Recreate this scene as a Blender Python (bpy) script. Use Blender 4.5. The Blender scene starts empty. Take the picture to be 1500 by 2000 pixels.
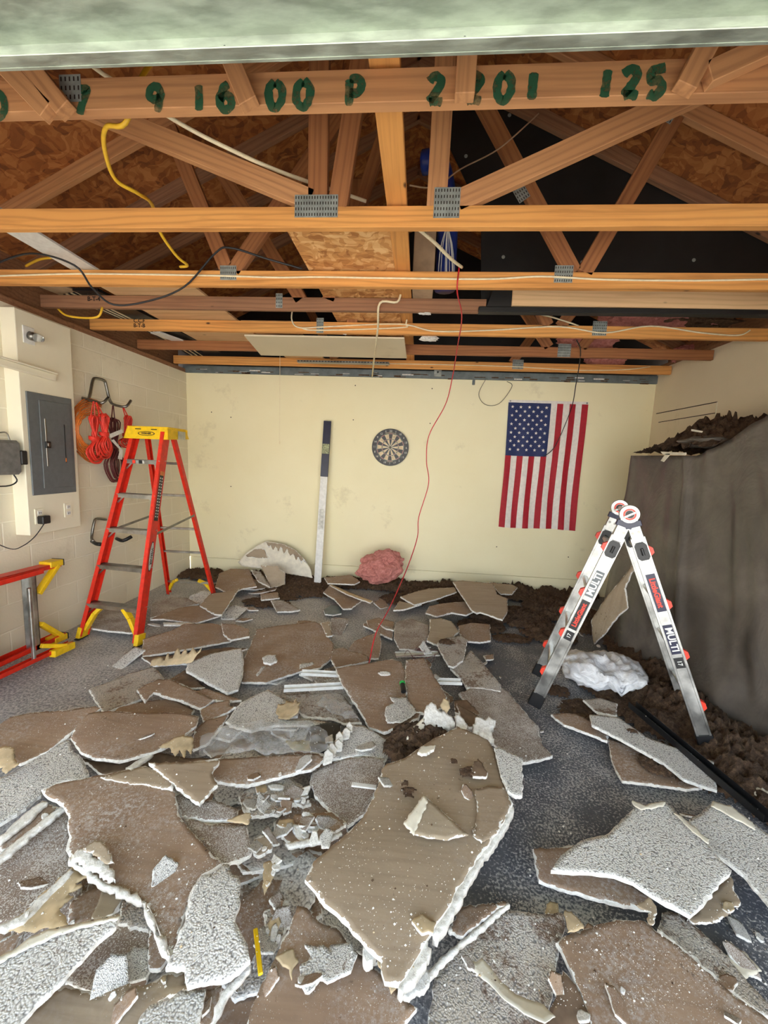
import bpy, bmesh, math, random
from mathutils import Vector, Matrix, noise
from mathutils.geometry import delaunay_2d_cdt
random.seed(7)
sc = bpy.context.scene
COL = sc.collection
# ------------------------------------------------------------------ camera
F, YAW, PIT, ROL, CAMH = 791.51, -.0758, -.1257, .0402, 1.5662
cy, sy = math.cos(YAW), math.sin(YAW)
FW = Vector((sy*math.cos(PIT), cy*math.cos(PIT), math.sin(PIT)))
R0 = Vector((cy, -sy, 0)); U0 = R0.cross(FW)
RT = R0*math.cos(ROL)+U0*math.sin(ROL); UP = U0*math.cos(ROL)-R0*math.sin(ROL)
CAM = Vector((0, 0, CAMH))
cam = bpy.data.cameras.new('camera'); co = bpy.data.objects.new('camera', cam); COL.objects.link(co)
cam.sensor_fit = 'VERTICAL'; cam.sensor_height = 36; cam.lens = F/2000*36; cam.clip_start = .02
Mx = Matrix((RT, UP, -FW)).transposed().to_4x4(); Mx.translation = CAM
co.matrix_world = Mx
sc.camera = co
# ------------------------------------------------------------------ light
w = bpy.data.worlds.new('sky'); sc.world = w; w.use_nodes = True
bg = w.node_tree.nodes['Background']; bg.inputs[1].default_value = 3.2
_tc = w.node_tree.nodes.new('ShaderNodeTexCoord'); _sx = w.node_tree.nodes.new('ShaderNodeSeparateXYZ'); _cr = w.node_tree.nodes.new('ShaderNodeValToRGB')
w.node_tree.links.new(_tc.outputs['Generated'], _sx.inputs[0]); w.node_tree.links.new(_sx.outputs[2], _cr.inputs[0]); w.node_tree.links.new(_cr.outputs[0], bg.inputs[0])
for _i, (_p, _c) in enumerate(((0, (1.22, 1.16, 1.04, 1)), (.2, (.90, .99, 1.1, 1)), (.5, (.36, .50, .74, 1)), (1, (.18, .30, .55, 1)))):
    _e = _cr.color_ramp.elements[_i] if _i < 2 else _cr.color_ramp.elements.new(_p)
    _e.position = _p; _e.color = _c
sun = bpy.data.lights.new('sun', 'SUN'); sun.energy = 13; sun.angle = .01; sun.color = (1, .93, .82)
so = bpy.data.objects.new('sun', sun); COL.objects.link(so)
so.rotation_euler = Vector((.10, .74, -1.0)).to_track_quat('-Z', 'Y').to_euler()
sc.view_settings.view_transform = 'Standard'; sc.view_settings.look = 'None'
sc.view_settings.exposure = 1.12; sc.view_settings.gamma = 1
sc.cycles.max_bounces = 10; sc.cycles.diffuse_bounces = 7
# ------------------------------------------------------------------ helpers
def ray(x, y): return FW*F+RT*(x-750)-UP*(y-1000)
def U(x, y, ax, v):
    d = ray(x, y); i = 'xyz'.index(ax)
    return CAM+d*((v-CAM[i])/d[i])
def lin(c): return tuple((v/12.92 if v <= .04045 else ((v+.055)/1.055)**2.4) for v in [k/255 for k in c])+(1,)
MATS = {}
class NT:
    def __init__(s, name):
        s.m = bpy.data.materials.new(name); s.m.use_nodes = True; s.t = s.m.node_tree
        s.b = s.t.nodes['Principled BSDF']; MATS[name] = s.m
    def n(s, typ, **kw):
        k = s.t.nodes.new(typ)
        for a, v in kw.items():
            if a.startswith('i_'): k.inputs[a[2:].replace('_', ' ')].default_value = v
            else: setattr(k, a, v)
        return k
    def l(s, a, b): s.t.links.new(a, b)
    def coords(s, scale=(1, 1, 1), kind='Object', rot=(0, 0, 0)):
        tc = s.n('ShaderNodeTexCoord'); mp = s.n('ShaderNodeMapping')
        mp.inputs['Scale'].default_value = scale; mp.inputs['Rotation'].default_value = rot
        s.l(tc.outputs[kind], mp.inputs[0]); return mp.outputs[0]
    def noise(s, vec, scale, detail=4, rough=.55, dist=0):
        k = s.n('ShaderNodeTexNoise'); k.inputs['Scale'].default_value = scale; k.inputs['Detail'].default_value = detail
        k.inputs['Roughness'].default_value = rough; k.inputs['Distortion'].default_value = dist
        s.l(vec, k.inputs['Vector']); return k.outputs['Fac']
    def ramp(s, fac, stops, interp='LINEAR'):
        k = s.n('ShaderNodeValToRGB'); e = k.color_ramp.elements; k.color_ramp.interpolation = interp
        while len(e) < len(stops): e.new(.5)
        for a, (p, c) in zip(e, stops): a.position = p; a.color = c if len(c) == 4 else lin(c)
        s.l(fac, k.inputs[0]); return k.outputs[0]
    def mix(s, fac, a, b, mode='MIX'):
        k = s.n('ShaderNodeMix', data_type='RGBA', blend_type=mode)
        for sk, v in ((k.inputs[0], fac), (k.inputs[6], a), (k.inputs[7], b)):
            if isinstance(v, (int, float)): sk.default_value = v
            elif isinstance(v, tuple): sk.default_value = v if len(v) == 4 else lin(v)
            else: s.l(v, sk)
        return k.outputs[2]
    def math(s, op, a, b=0, c=None):
        k = s.n('ShaderNodeMath', operation=op)
        for i, v in enumerate((a, b, c)):
            if v is None: continue
            if isinstance(v, (int, float)): k.inputs[i].default_value = v
            else: s.l(v, k.inputs[i])
        return k.outputs[0]
    def out(s, col=None, rough=None, metal=None, bump=None, bs=.5, bd=.01):
        for key, v in (('Base Color', col), ('Roughness', rough), ('Metallic', metal)):
            if v is None: continue
            if isinstance(v, tuple): s.b.inputs[key].default_value = v if len(v) == 4 else lin(v)
            elif isinstance(v, (int, float)): s.b.inputs[key].default_value = v
            else: s.l(v, s.b.inputs[key])
        if bump is not None:
            k = s.n('ShaderNodeBump'); k.inputs['Strength'].default_value = bs; k.inputs['Distance'].default_value = bd
            s.l(bump, k.inputs['Height']); s.l(k.outputs[0], s.b.inputs['Normal'])
        return s.m
def plain(name, c, rough=.6, metal=0, var=.12, sc_=30):
    t = NT(name); v = t.coords(); n = t.noise(v, sc_, 3)
    d = tuple(int(k*(1-var*1.5)) for k in c)
    return t.out(t.ramp(n, [(.3, d), (.65, c)]), rough, metal)
def wood(name, a, b, dark):
    t = NT(name); v = t.coords((1, 1, 1)); oi = t.n('ShaderNodeObjectInfo')
    ad = t.n('ShaderNodeVectorMath', operation='ADD'); t.l(v, ad.inputs[0])
    cb = t.n('ShaderNodeCombineXYZ'); t.l(t.math('MULTIPLY', oi.outputs['Random'], 40), cb.inputs[0]); t.l(t.math('MULTIPLY', oi.outputs['Random'], .6), cb.inputs[2]); t.l(cb.outputs[0], ad.inputs[1])
    m2 = t.n('ShaderNodeMapping'); m2.inputs['Scale'].default_value = (.9, 26, 26); t.l(ad.outputs[0], m2.inputs[0])
    g = t.noise(m2.outputs[0], 1.6, 5, .6, .6)
    wv = t.n('ShaderNodeTexWave', wave_type='BANDS', bands_direction='Z'); wv.inputs['Scale'].default_value = 10; wv.inputs['Distortion'].default_value = 9
    wv.inputs['Detail'].default_value = 2; wv.inputs['Detail Scale'].default_value = .6
    m3 = t.n('ShaderNodeMapping'); m3.inputs['Scale'].default_value = (.16, 1, 1); t.l(ad.outputs[0], m3.inputs[0]); t.l(m3.outputs[0], wv.inputs['Vector'])
    big = t.noise(ad.outputs[0], 2.2, 3)
    c = t.mix(big, a, b)
    c = t.mix(t.math('MULTIPLY', t.ramp(wv.outputs[0], [(.0, (1, 1, 1, 1)), (.35, (.15, .15, .15, 1)), (1, (0, 0, 0, 1))]), .33), c, dark)
    c = t.mix(t.math('MULTIPLY', t.ramp(g, [(.48, (0, 0, 0, 1)), (.7, (1, 1, 1, 1))]), .45), c, dark)
    vo = t.n('ShaderNodeTexVoronoi'); vo.inputs['Scale'].default_value = 3.4
    m4 = t.n('ShaderNodeMapping'); m4.inputs['Scale'].default_value = (.7, 1.6, 1.6); t.l(ad.outputs[0], m4.inputs[0]); t.l(m4.outputs[0], vo.inputs['Vector'])
    c = t.mix(t.ramp(vo.outputs['Distance'], [(.025, (1, 1, 1, 1)), (.06, (0, 0, 0, 1))]), c, tuple(int(k*.5) for k in dark))
    return t.out(c, .75, 0, g, .25, .004)
W_LIGHT = wood('wood_light', (234, 172, 96), (214, 146, 76), (150, 92, 44))
W_RED = wood('wood_red', (176, 120, 72), (150, 92, 56), (104, 60, 36))
W_GREY = wood('wood_weathered', (168, 122, 88), (136, 96, 70), (96, 64, 46))
W_PINK = wood('wood_pink', (210, 156, 106), (188, 132, 86), (134, 86, 54))
W_PALE = wood('wood_pale', (232, 196, 150), (222, 184, 136), (190, 148, 104))
def osb(name, a, b, c):
    t = NT(name); v = t.coords((1, 1, 1)); cols = []
    wn = t.n('ShaderNodeTexNoise'); wn.inputs['Scale'].default_value = 6; t.l(v, wn.inputs['Vector'])
    mv = t.n('ShaderNodeVectorMath', operation='MULTIPLY_ADD'); t.l(wn.outputs['Color'], mv.inputs[0]); mv.inputs[1].default_value = (.22, .22, .22); t.l(v, mv.inputs[2])
    for i, (s_, r) in enumerate((((9, 34, 9), .4), ((30, 10, 20), -.5))):
        mp = t.n('ShaderNodeMapping'); mp.inputs['Scale'].default_value = s_; mp.inputs['Rotation'].default_value = (0, 0, r); t.l(mv.outputs[0], mp.inputs[0])
        vo = t.n('ShaderNodeTexVoronoi', feature='F1'); vo.inputs['Scale'].default_value = 1; t.l(mp.outputs[0], vo.inputs['Vector'])
        sp = t.n('ShaderNodeSeparateColor'); t.l(vo.outputs['Color'], sp.inputs[0]); cols.append(sp.outputs[0])
    f = t.math('MULTIPLY', t.math('ADD', cols[0], cols[1]), .5)
    return t.out(t.ramp(f, [(.12, a), (.5, b), (.9, c)]), .8, 0, f, .3, .003)
OSB = osb('osb', (118, 66, 30), (158, 94, 44), (186, 124, 68))
OSB_L = osb('osb_light', (170, 112, 58), (214, 156, 92), (240, 198, 138))
def paint(name, a, b, rough=.7, block=False, stain=(170, 155, 120), axis='y'):
    t = NT(name); v = t.coords(kind='Generated') if False else t.coords()
    n = t.noise(v, .9, 5, .6); n2 = t.noise(v, 60, 2)
    c = t.ramp(n, [(.35, a), (.65, b)])
    st = t.noise(v, 2.3, 6, .7)
    c = t.mix(t.math('MULTIPLY', t.ramp(st, [(.60, (0, 0, 0, 1)), (.78, (1, 1, 1, 1))]), .45), c, stain)
    if block:
        sx = t.n('ShaderNodeSeparateXYZ'); t.l(v, sx.inputs[0]); cb = t.n('ShaderNodeCombineXYZ')
        t.l(sx.outputs[1 if axis == 'y' else 0], cb.inputs[0]); t.l(sx.outputs[2], cb.inputs[1])
        br = t.n('ShaderNodeTexBrick'); br.inputs['Scale'].default_value = 1; br.inputs['Brick Width'].default_value = .4064; br.inputs['Row Height'].default_value = .2032
        br.inputs['Mortar Size'].default_value = .007; br.inputs['Mortar Smooth'].default_value = .4; t.l(cb.outputs[0], br.inputs['Vector'])
        c = t.mix(br.outputs['Fac'], c, (243, 237, 218))
        h = t.math('ADD', t.math('MULTIPLY', br.outputs['Fac'], -1), t.math('MULTIPLY', n2, .35))
        return t.out(c, rough, 0, h, .55, .007)
    return t.out(c, rough, 0, n2, .12, .004)
WALL_B = paint('painted_block', (228, 220, 198), (236, 229, 208), block=True)
WALL_C = paint('painted_cream', (242, 233, 194), (246, 239, 203))
WALL_R = paint('painted_beige', (226, 212, 184), (220, 206, 178))
WHITE = plain('white_paint', (234, 228, 206), .55, 0, .015, 3)
def slabtop(name, kind):
    """top face of a broken board: brown paper or textured paint; 'ed' = distance to the torn edge, where gypsum shows"""
    t = NT(name); v = t.coords(kind='Generated'); v = t.coords(); ed = t.n('ShaderNodeAttribute', attribute_name='ed')
    oi = t.n('ShaderNodeObjectInfo'); ad = t.n('ShaderNodeVectorMath', operation='ADD'); t.l(v, ad.inputs[0])
    cb = t.n('ShaderNodeCombineXYZ'); t.l(t.math('MULTIPLY', oi.outputs['Random'], 31), cb.inputs[0]); t.l(cb.outputs[0], ad.inputs[1]); v = ad.outputs[0]
    sm = t.n('ShaderNodeTexNoise'); n1 = t.noise(v, 3, 5, .6); n2 = t.noise(v, 45, 3, .6); n3 = t.noise(v, 230, 2, .5); n4 = t.noise(v, 7, 4, .6)
    rnd = oi.outputs['Random']
    if kind in ('paper', 'khaki', 'dusty'):
        A = {'paper': ((140, 115, 94), (164, 139, 115)), 'khaki': ((160, 145, 122), (176, 160, 137)), 'dusty': ((124, 112, 102), (150, 136, 124))}[kind]
        c = t.ramp(n1, [(.3, A[0]), (.7, A[1])])
        c = t.mix(t.math('MULTIPLY', rnd, .35), c, (148, 122, 100))
        mps = t.n('ShaderNodeMapping'); mps.inputs['Scale'].default_value = (2, 26, 2); mps.inputs['Rotation'].default_value = (0, 0, .6); t.l(v, mps.inputs[0])
        st = t.noise(mps.outputs[0], 2, 4); c = t.mix(t.math('MULTIPLY', t.ramp(st, [(.45, (0, 0, 0, 1)), (.75, (1, 1, 1, 1))]), .3), c, (98, 80, 66))
        thr = {'paper': .665, 'khaki': .74, 'dusty': .56}[kind]
        # scattered gypsum crumbs and dust, in patches
        f = t.ramp(t.math('ADD', t.math('MULTIPLY', n3, .72), t.math('MULTIPLY', n4, .34)), [(thr-.03, (0, 0, 0, 1)), (thr+.03, (1, 1, 1, 1))])
        c = t.mix(t.math('MULTIPLY', f, .75), c, (214, 210, 204))
        fd = t.ramp(t.noise(v, 75, 6, .8), [(.47, (0, 0, 0, 1)), (.60, (1, 1, 1, 1))]); pd = t.ramp(t.noise(v, 2.6, 4, .6, .5), [(.42, (0, 0, 0, 1)), (.66, (1, 1, 1, 1))])
        c = t.mix(t.math('MULTIPLY', t.math('MULTIPLY', fd, pd), {'paper': .6, 'khaki': .12, 'dusty': .85}[kind]), c, (208, 206, 204))
        f2 = t.ramp(t.math('ADD', t.math('MULTIPLY', n2, .7), t.math('MULTIPLY', t.noise(v, 4.1, 3), .35)), [(.66, (0, 0, 0, 1)), (.72, (1, 1, 1, 1))])
        c = t.mix(t.math('MULTIPLY', f2, .6), c, (74, 56, 42))
        h = t.math('ADD', t.math('MULTIPLY', f, 1.0), t.math('MULTIPLY', n2, .3)); bs, bd = .5, .003
    else:
        vo = t.n('ShaderNodeTexVoronoi', feature='SMOOTH_F1'); vo.inputs['Scale'].default_value = 185; vo.inputs['Smoothness'].default_value = .6
        wn = t.n('ShaderNodeTexNoise'); wn.inputs['Scale'].default_value = 30; t.l(v, wn.inputs['Vector'])
        mv = t.n('ShaderNodeVectorMath', operation='MULTIPLY_ADD'); t.l(wn.outputs['Color'], mv.inputs[0]); mv.inputs[1].default_value = (.016, .016, .016); t.l(v, mv.inputs[2]); t.l(mv.outputs[0], vo.inputs['Vector'])
        h = t.math('SUBTRACT', 1, vo.outputs['Distance'])
        A = {'tex': ((204, 202, 196), (226, 224, 220)), 'texdirt': ((176, 164, 148), (208, 202, 194))}[kind]
        c = t.ramp(n1, [(.3, A[0]), (.7, A[1])])
        c = t.mix(t.ramp(vo.outputs['Distance'], [(.45, (0, 0, 0, 1)), (.8, (1, 1, 1, 1))]), c, (130, 128, 126))
        thr = .62 if kind == 'texdirt' else .74
        f2 = t.ramp(t.math('ADD', t.math('MULTIPLY', n2, .5), t.math('MULTIPLY', t.noise(v, 5, 3), .6)), [(thr-.06, (0, 0, 0, 1)), (thr+.03, (1, 1, 1, 1))])
        c = t.mix(t.math('MULTIPLY', f2, .8), c, (112, 86, 66)); bs, bd = .8, .0035
    rim = t.math('LESS_THAN', ed.outputs['Fac'], t.math('MULTIPLY', t.ramp(t.noise(v, 16, 4, .7), [(.50, (0, 0, 0, 1)), (.75, (1, 1, 1, 1))]), .014))
    c = t.mix(rim, c, (232, 231, 226))
    return t.out(c, .9, 0, h, bs, bd)
TOP = {k: slabtop('board_'+k, k) for k in ('paper', 'khaki', 'dusty', 'tex', 'texdirt')}
def gyp():
    t = NT('gypsum'); v = t.coords(); n = t.noise(v, 55, 5, .7)
    return t.out(t.ramp(n, [(.3, (196, 192, 184)), (.55, (234, 232, 226)), (.8, (244, 243, 240))]), .9, 0, n, .7, .006)
GYP = gyp()
TOP['gyp'] = GYP
TAN = plain('torn_paper', (206, 184, 148), .85, 0, .14, 14); TOP['tan'] = TAN
CREAM = plain('pale_paper', (236, 230, 212), .8, 0, .07, 14); TOP['cream'] = CREAM
KRAFT = plain('kraft_back', (132, 110, 90), .9, 0, .15, 18); TOP['kraft'] = KRAFT
def insul(name, a, b, c, s_=38):
    t = NT(name); v = t.coords(); n = t.noise(v, s_, 6, .75); n1 = t.noise(v, 7, 3)
    col = t.mix(t.math('MULTIPLY', n1, .5), t.ramp(n, [(.3, a), (.5, b), (.72, c)]), b)
    return t.out(col, 1, 0, n, 1, .02)
BROWN = insul('brown_insulation', (44, 32, 24), (92, 70, 52), (148, 120, 90))
PINK = insul('pink_insulation', (150, 86, 80), (206, 134, 126), (230, 168, 160), 22)
def concrete():
    t = NT('concrete'); v = t.coords(); n = t.noise(v, 1.1, 6, .65); n2 = t.noise(v, 9, 6, .7); n3 = t.noise(v, 95, 3, .6); n4 = t.noise(v, 2.4, 4, .6)
    c = t.ramp(n, [(.3, (72, 76, 84)), (.7, (96, 100, 108))])
    c = t.mix(t.math('MULTIPLY', t.ramp(n2, [(.45, (0, 0, 0, 1)), (.75, (1, 1, 1, 1))]), .5), c, (134, 132, 132))
    f = t.ramp(t.math('ADD', t.math('MULTIPLY', n3, .62), t.math('MULTIPLY', n4, .45)), [(.54, (0, 0, 0, 1)), (.63, (1, 1, 1, 1))])
    sx = t.n('ShaderNodeSeparateXYZ'); t.l(v, sx.inputs[0])
    lf = t.ramp(t.math('ADD', t.math('MULTIPLY', sx.outputs[0], -.55), t.math('MULTIPLY', t.noise(v, 1.7, 5, .6), 1.2)), [(.35, (0, 0, 0, 1)), (1, (1, 1, 1, 1))])
    f5 = t.ramp(t.noise(v, 60, 5, .75), [(.44, (0, 0, 0, 1)), (.58, (1, 1, 1, 1))])
    c = t.mix(t.math('MULTIPLY', t.math('MULTIPLY', f5, lf), .85), c, (220, 218, 216)); c = t.mix(t.math('MULTIPLY', lf, .4), c, (160, 158, 156))
    c = t.mix(t.math('MULTIPLY', f, .75), c, (206, 204, 202))
    return t.out(c, t.ramp(n2, [(.3, (.45,)*3+(1,)), (.7, (.8,)*3+(1,))]), 0, t.math('ADD', f, n3), .3, .003)
CONC = concrete()
def metal(name, c, rough=.3, bump=False, sx=(1, 1, 1), q=.78, bst=.35):
    t = NT(name); v = t.coords(sx); n = t.noise(v, 9, 4, .6)
    lo = tuple(int(k*q) for k in c)
    return t.out(t.ramp(n, [(.35, lo), (.65, c)]), t.ramp(n, [(.3, (rough,)*3+(1,)), (.7, (min(1, rough+.2),)*3+(1,))]), 1, n if bump else None, bst, .006)
ALU = metal('aluminium', (206, 206, 202), .28, False, (1, 1, 1)); STEEL = metal('steel', (150, 148, 142), .25)
GALV = metal('galvanised', (200, 209, 196), .5, True, (1.5, 5, 5), .86, .18); PLATE = plain('gusset_steel', (166, 172, 166), .45, .25, .15, 20)
RED = plain('red_fibreglass', (222, 44, 22), .42, 0, .08); YEL = plain('yellow_plastic', (244, 200, 24), .45, 0, .06)
REDP = plain('red_plastic', (232, 62, 40), .4, 0, .05); BLK = plain('black_plastic', (26, 26, 28), .45, 0, .1)
GREYP = plain('grey_panel', (98, 104, 108), .45, 0, .05); CORD_R = plain('red_cord', (222, 56, 40), .5, 0, .05); CORD_D = plain('dark_red_cord', (96, 34, 36), .5, 0, .05)
CORD_O = plain('orange_cord', (206, 112, 40), .5, 0, .1); CREAMW = plain('cream_cable', (240, 226, 190), .5, 0, .05); YELW = plain('yellow_cable', (238, 190, 48), .5, 0, .05)
BLKW = plain('black_cable', (40, 40, 42), .5); REDW = plain('red_wire', (214, 40, 50), .45); BLUE = plain('blue_plastic', (36, 58, 140), .35); CARD = plain('cardboard', (196, 166, 132), .85, 0, .1, 8)
NAVY = plain('navy_print', (30, 32, 62), .35, 0, .08); WHITEP = plain('white_plastic', (232, 232, 228), .4, 0, .05); FLAG_R = plain('flag_red', (176, 22, 42), .7, 0, .06); FLAG_W = plain('flag_white', (238, 232, 226), .7, 0, .04)
FLAG_B = plain('flag_blue', (34, 48, 100), .7, 0, .08); GRATE = plain('grey_green_metal', (112, 122, 124), .5, 0, .12, 12); DART_C = plain('dart_cream', (226, 206, 170), .8); DART_G = plain('dart_green', (60, 92, 68), .8)
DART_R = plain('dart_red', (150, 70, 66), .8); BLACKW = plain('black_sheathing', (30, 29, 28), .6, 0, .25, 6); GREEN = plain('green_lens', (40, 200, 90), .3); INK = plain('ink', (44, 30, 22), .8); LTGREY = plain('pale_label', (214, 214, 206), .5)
ORANGE_L = plain('orange_label', (228, 130, 60), .5)
def glass():
    t = NT('clear_glass'); t.out((235, 240, 240), .08); t.b.inputs['Transmission Weight'].default_value = .85; return t.m
GLASS = glass()
def film(name, c, alpha, rough=.25, fold=9):
    t = NT(name); v = t.coords(); n = t.noise(v, fold, 4, .6, 1.2); n2 = t.noise(v, 2.2, 6, .65, .4)
    t.out(t.ramp(n2, [(.35, tuple(int(k*.82) for k in c)), (.7, tuple(min(255, int(k*1.22)) for k in c))]), rough, 0, n, .6, .02)
    t.b.inputs['Alpha'].default_value = alpha; return t.m
TARP = film('plastic_sheet', (96, 90, 83), 1, .3, 3); FILM = film('clear_film', (206, 204, 200), .26, .12, 14); BAG = film('white_bag', (226, 228, 234), 1, .35, 12)
def greenpaint():
    t = NT('green_spray_paint'); v = t.coords(); n = t.noise(v, 26, 4, .7); t.out((34, 84, 56), .7)
    t.l(t.ramp(n, [(.3, (.45,)*3+(1,)), (.55, (.95,)*3+(1,))]), t.b.inputs['Alpha']); return t.m
GPAINT = greenpaint()

class MB:
    def __init__(s): s.v = []; s.f = []; s.mi = []; s.mats = []; s.ed = None
    def mat(s, m):
        if m not in s.mats: s.mats.append(m)
        return s.mats.index(m)
    def add(s, vs, fs, m):
        o = len(s.v); s.v += [Vector(a) for a in vs]; i = s.mat(m)
        for f in fs: s.f.append(tuple(k+o for k in f)); s.mi.append(i)
        return s
    def box(s, c, size, m, rot=None, bev=0):
        x, y, z = [k/2 for k in size]; c = Vector(c)
        if bev:
            b = min(bev, x*.9, y*.9, z*.9); P = []
            for X in (-1, 1):
                for Y in (-1, 1):
                    for Z in (-1, 1):
                        P += [Vector((X*x, Y*(y-b), Z*(z-b))), Vector((X*(x-b), Y*y, Z*(z-b))), Vector((X*(x-b), Y*(y-b), Z*z))]
            bm = bmesh.new()
            for p in P: bm.verts.new(p)
            r = bmesh.ops.convex_hull(bm, input=bm.verts)
            bm.verts.index_update(); vs = [v.co.copy() for v in bm.verts]; fs = [[v.index for v in f.verts] for f in bm.faces]; bm.free()
        else:
            vs = [Vector((a*x, b*y, d*z)) for a in (-1, 1) for b in (-1, 1) for d in (-1, 1)]
            fs = [(0, 1, 3, 2), (4, 6, 7, 5), (0, 4, 5, 1), (2, 3, 7, 6), (0, 2, 6, 4), (1, 5, 7, 3)]
        if rot is not None: vs = [rot @ p for p in vs]
        return s.add([p+c for p in vs], fs, m)
    def bar(s, a, b, wd, dp, m, side=Vector((0, 1, 0)), bev=0):
        a, b = Vector(a), Vector(b); x = (b-a).normalized(); y = (side-x*side.dot(x)).normalized(); z = x.cross(y)
        return s.box((a+b)/2, ((b-a).length, dp, wd), m, Matrix((x, y, z)).transposed(), bev)
    def tube(s, pts, r, m, seg=6, closed=False, smooth=0):
        P = [Vector(p) for p in pts]
        if smooth: P = spline(P, smooth, closed)
        n = len(P); vs = []; fs = []; up = Vector((.13, .2, 1)).normalized(); prev = None
        for i, p in enumerate(P):
            t = (P[(i+1) % n]-P[i-1]) if closed else (P[min(i+1, n-1)]-P[max(i-1, 0)])
            t.normalize()
            u = (prev or up); u = u-t*u.dot(t)
            if u.length < 1e-4: u = t.orthogonal()
            u.normalize(); prev = u; q = t.cross(u); rr = r(i/(n-1)) if callable(r) else r
            for k in range(seg):
                a = 2*math.pi*k/seg; vs.append(p+u*math.cos(a)*rr+q*math.sin(a)*rr)
        for i in range(n if closed else n-1):
            for k in range(seg):
                a = i*seg+k; b = i*seg+(k+1) % seg; c = ((i+1) % n)*seg; fs.append((a, b, c+(k+1) % seg, c+k))
        if not closed: fs += [tuple(range(seg))[::-1], tuple((n-1)*seg+k for k in range(seg))]
        return s.add(vs, fs, m)
    def disc(s, c, ax, r0, r1, m, a0=0, a1=2*math.pi, n=32, th=0, ref=None):
        """annulus/disc sector with thickness th along ax"""
        ax = Vector(ax).normalized(); u = Vector(ref or (0, 0, 1)); u = (u-ax*u.dot(ax)).normalized(); v = u.cross(ax); c = Vector(c)
        full = abs(a1-a0-2*math.pi) < 1e-6; k = n if full else n+1; rows = []
        vs = []; fs = []
        for o in ((0, th) if th else (0,)):
            for r in (r0, r1):
                for i in range(k):
                    a = a0+(a1-a0)*i/n; vs.append(c+ax*o+(u*math.cos(a)+v*math.sin(a))*r)
        q = 2*k if th else 0
        for i in range(n):
            j = (i+1) % k
            fs.append((q+i, q+k+i, q+k+j, q+j))
            if th: fs += [(k+i, k+j, 3*k+j, 3*k+i), (i, j, 2*k+j, 2*k+i)[::-1], (i, j, k+j, k+i)]
        return s.add(vs, fs, m)
    def prism(s, pts, nrm, m, back=None):
        P = [Vector(p) for p in pts]; d = Vector(nrm); n = len(P)
        vs = P+[p+d for p in P]
        fs = [tuple(range(n))[::-1], tuple(range(n, 2*n))]+[(i, (i+1) % n, (i+1) % n+n, i+n) for i in range(n)]
        return s.add(vs, fs, m)
    def text(s, body, size, mtx, m, off=0, depth=.0006, align='CENTER'):
        cu = bpy.data.curves.new('t', 'FONT'); cu.body = body; cu.size = size; cu.offset = off; cu.extrude = depth; cu.resolution_u = 3
        cu.align_x = align; cu.align_y = 'CENTER'; ob = bpy.data.objects.new('t', cu); me = bpy.data.meshes.new_from_object(ob)
        s.add([mtx @ v.co for v in me.vertices], [tuple(p.vertices) for p in me.polygons], m)
        bpy.data.objects.remove(ob); bpy.data.meshes.remove(me); bpy.data.curves.remove(cu); return s
    def build(s, name, parent=None, smooth=False, origin=None):
        o3 = Vector(origin) if origin is not None else Vector((0, 0, 0))
        me = bpy.data.meshes.new(name); me.from_pydata([v-o3 for v in s.v], [], s.f)
        for m in s.mats: me.materials.append(m)
        me.polygons.foreach_set('material_index', s.mi)
        if smooth: me.polygons.foreach_set('use_smooth', [True]*len(me.polygons))
        bm = bmesh.new(); bm.from_mesh(me); bmesh.ops.recalc_face_normals(bm, faces=bm.faces); bm.to_mesh(me); bm.free()
        me.update(); o = bpy.data.objects.new(name, me); COL.objects.link(o); o.location = o3
        if parent is not None:
            o.parent = parent; o.location = o3-world_loc(parent)
        return o
def world_loc(o):
    l = Vector(o.location)
    while o.parent: o = o.parent; l += Vector(o.location)
    return l
def spline(P, k, closed=False):
    out = []; n = len(P)
    for i in range(n if closed else n-1):
        g = lambda j: P[j % n] if closed else P[max(0, min(n-1, j))]
        a, b, c, d = g(i-1), g(i), g(i+1), g(i+2)
        for j in range(k):
            t = j/k; out.append(.5*((2*b)+(c-a)*t+(2*a-5*b+4*c-d)*t*t+(3*b-a-3*c+d)*t**3))
    if not closed: out.append(P[-1].copy())
    return out
def tag(o, label, cat, group=None, kind=None):
    o['label'] = label; o['category'] = cat
    if group: o['group'] = group
    if kind: o['kind'] = kind
    return o
def struct(o): o['kind'] = 'structure'; return o
def thing(name, label, cat, loc=(0, 0, 0), group=None):
    o = bpy.data.objects.new(name, None); COL.objects.link(o); o.location = loc; o.empty_display_size = .1
    return tag(o, label, cat, group)
def member(name, a, b, wd, dp, m, parent=None, side=Vector((0, 1, 0))):
    """a sawn timber as an object whose local X runs along the grain"""
    a, b = Vector(a), Vector(b); x = (b-a).normalized(); y = (side-x*side.dot(x)).normalized(); z = x.cross(y)
    s = MB(); s.box((0, 0, 0), ((b-a).length, dp, wd), m, None, .002); o = s.build(name)
    mw = Matrix((x, y, z)).transposed().to_4x4(); mw.translation = (a+b)/2
    if parent is not None: o.parent = parent; mw.translation = mw.translation-world_loc(parent)
    o.matrix_local = mw
    return o
XL, XR, YB, HT = -2.943, 2.697, 5.047, 2.563
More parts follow.
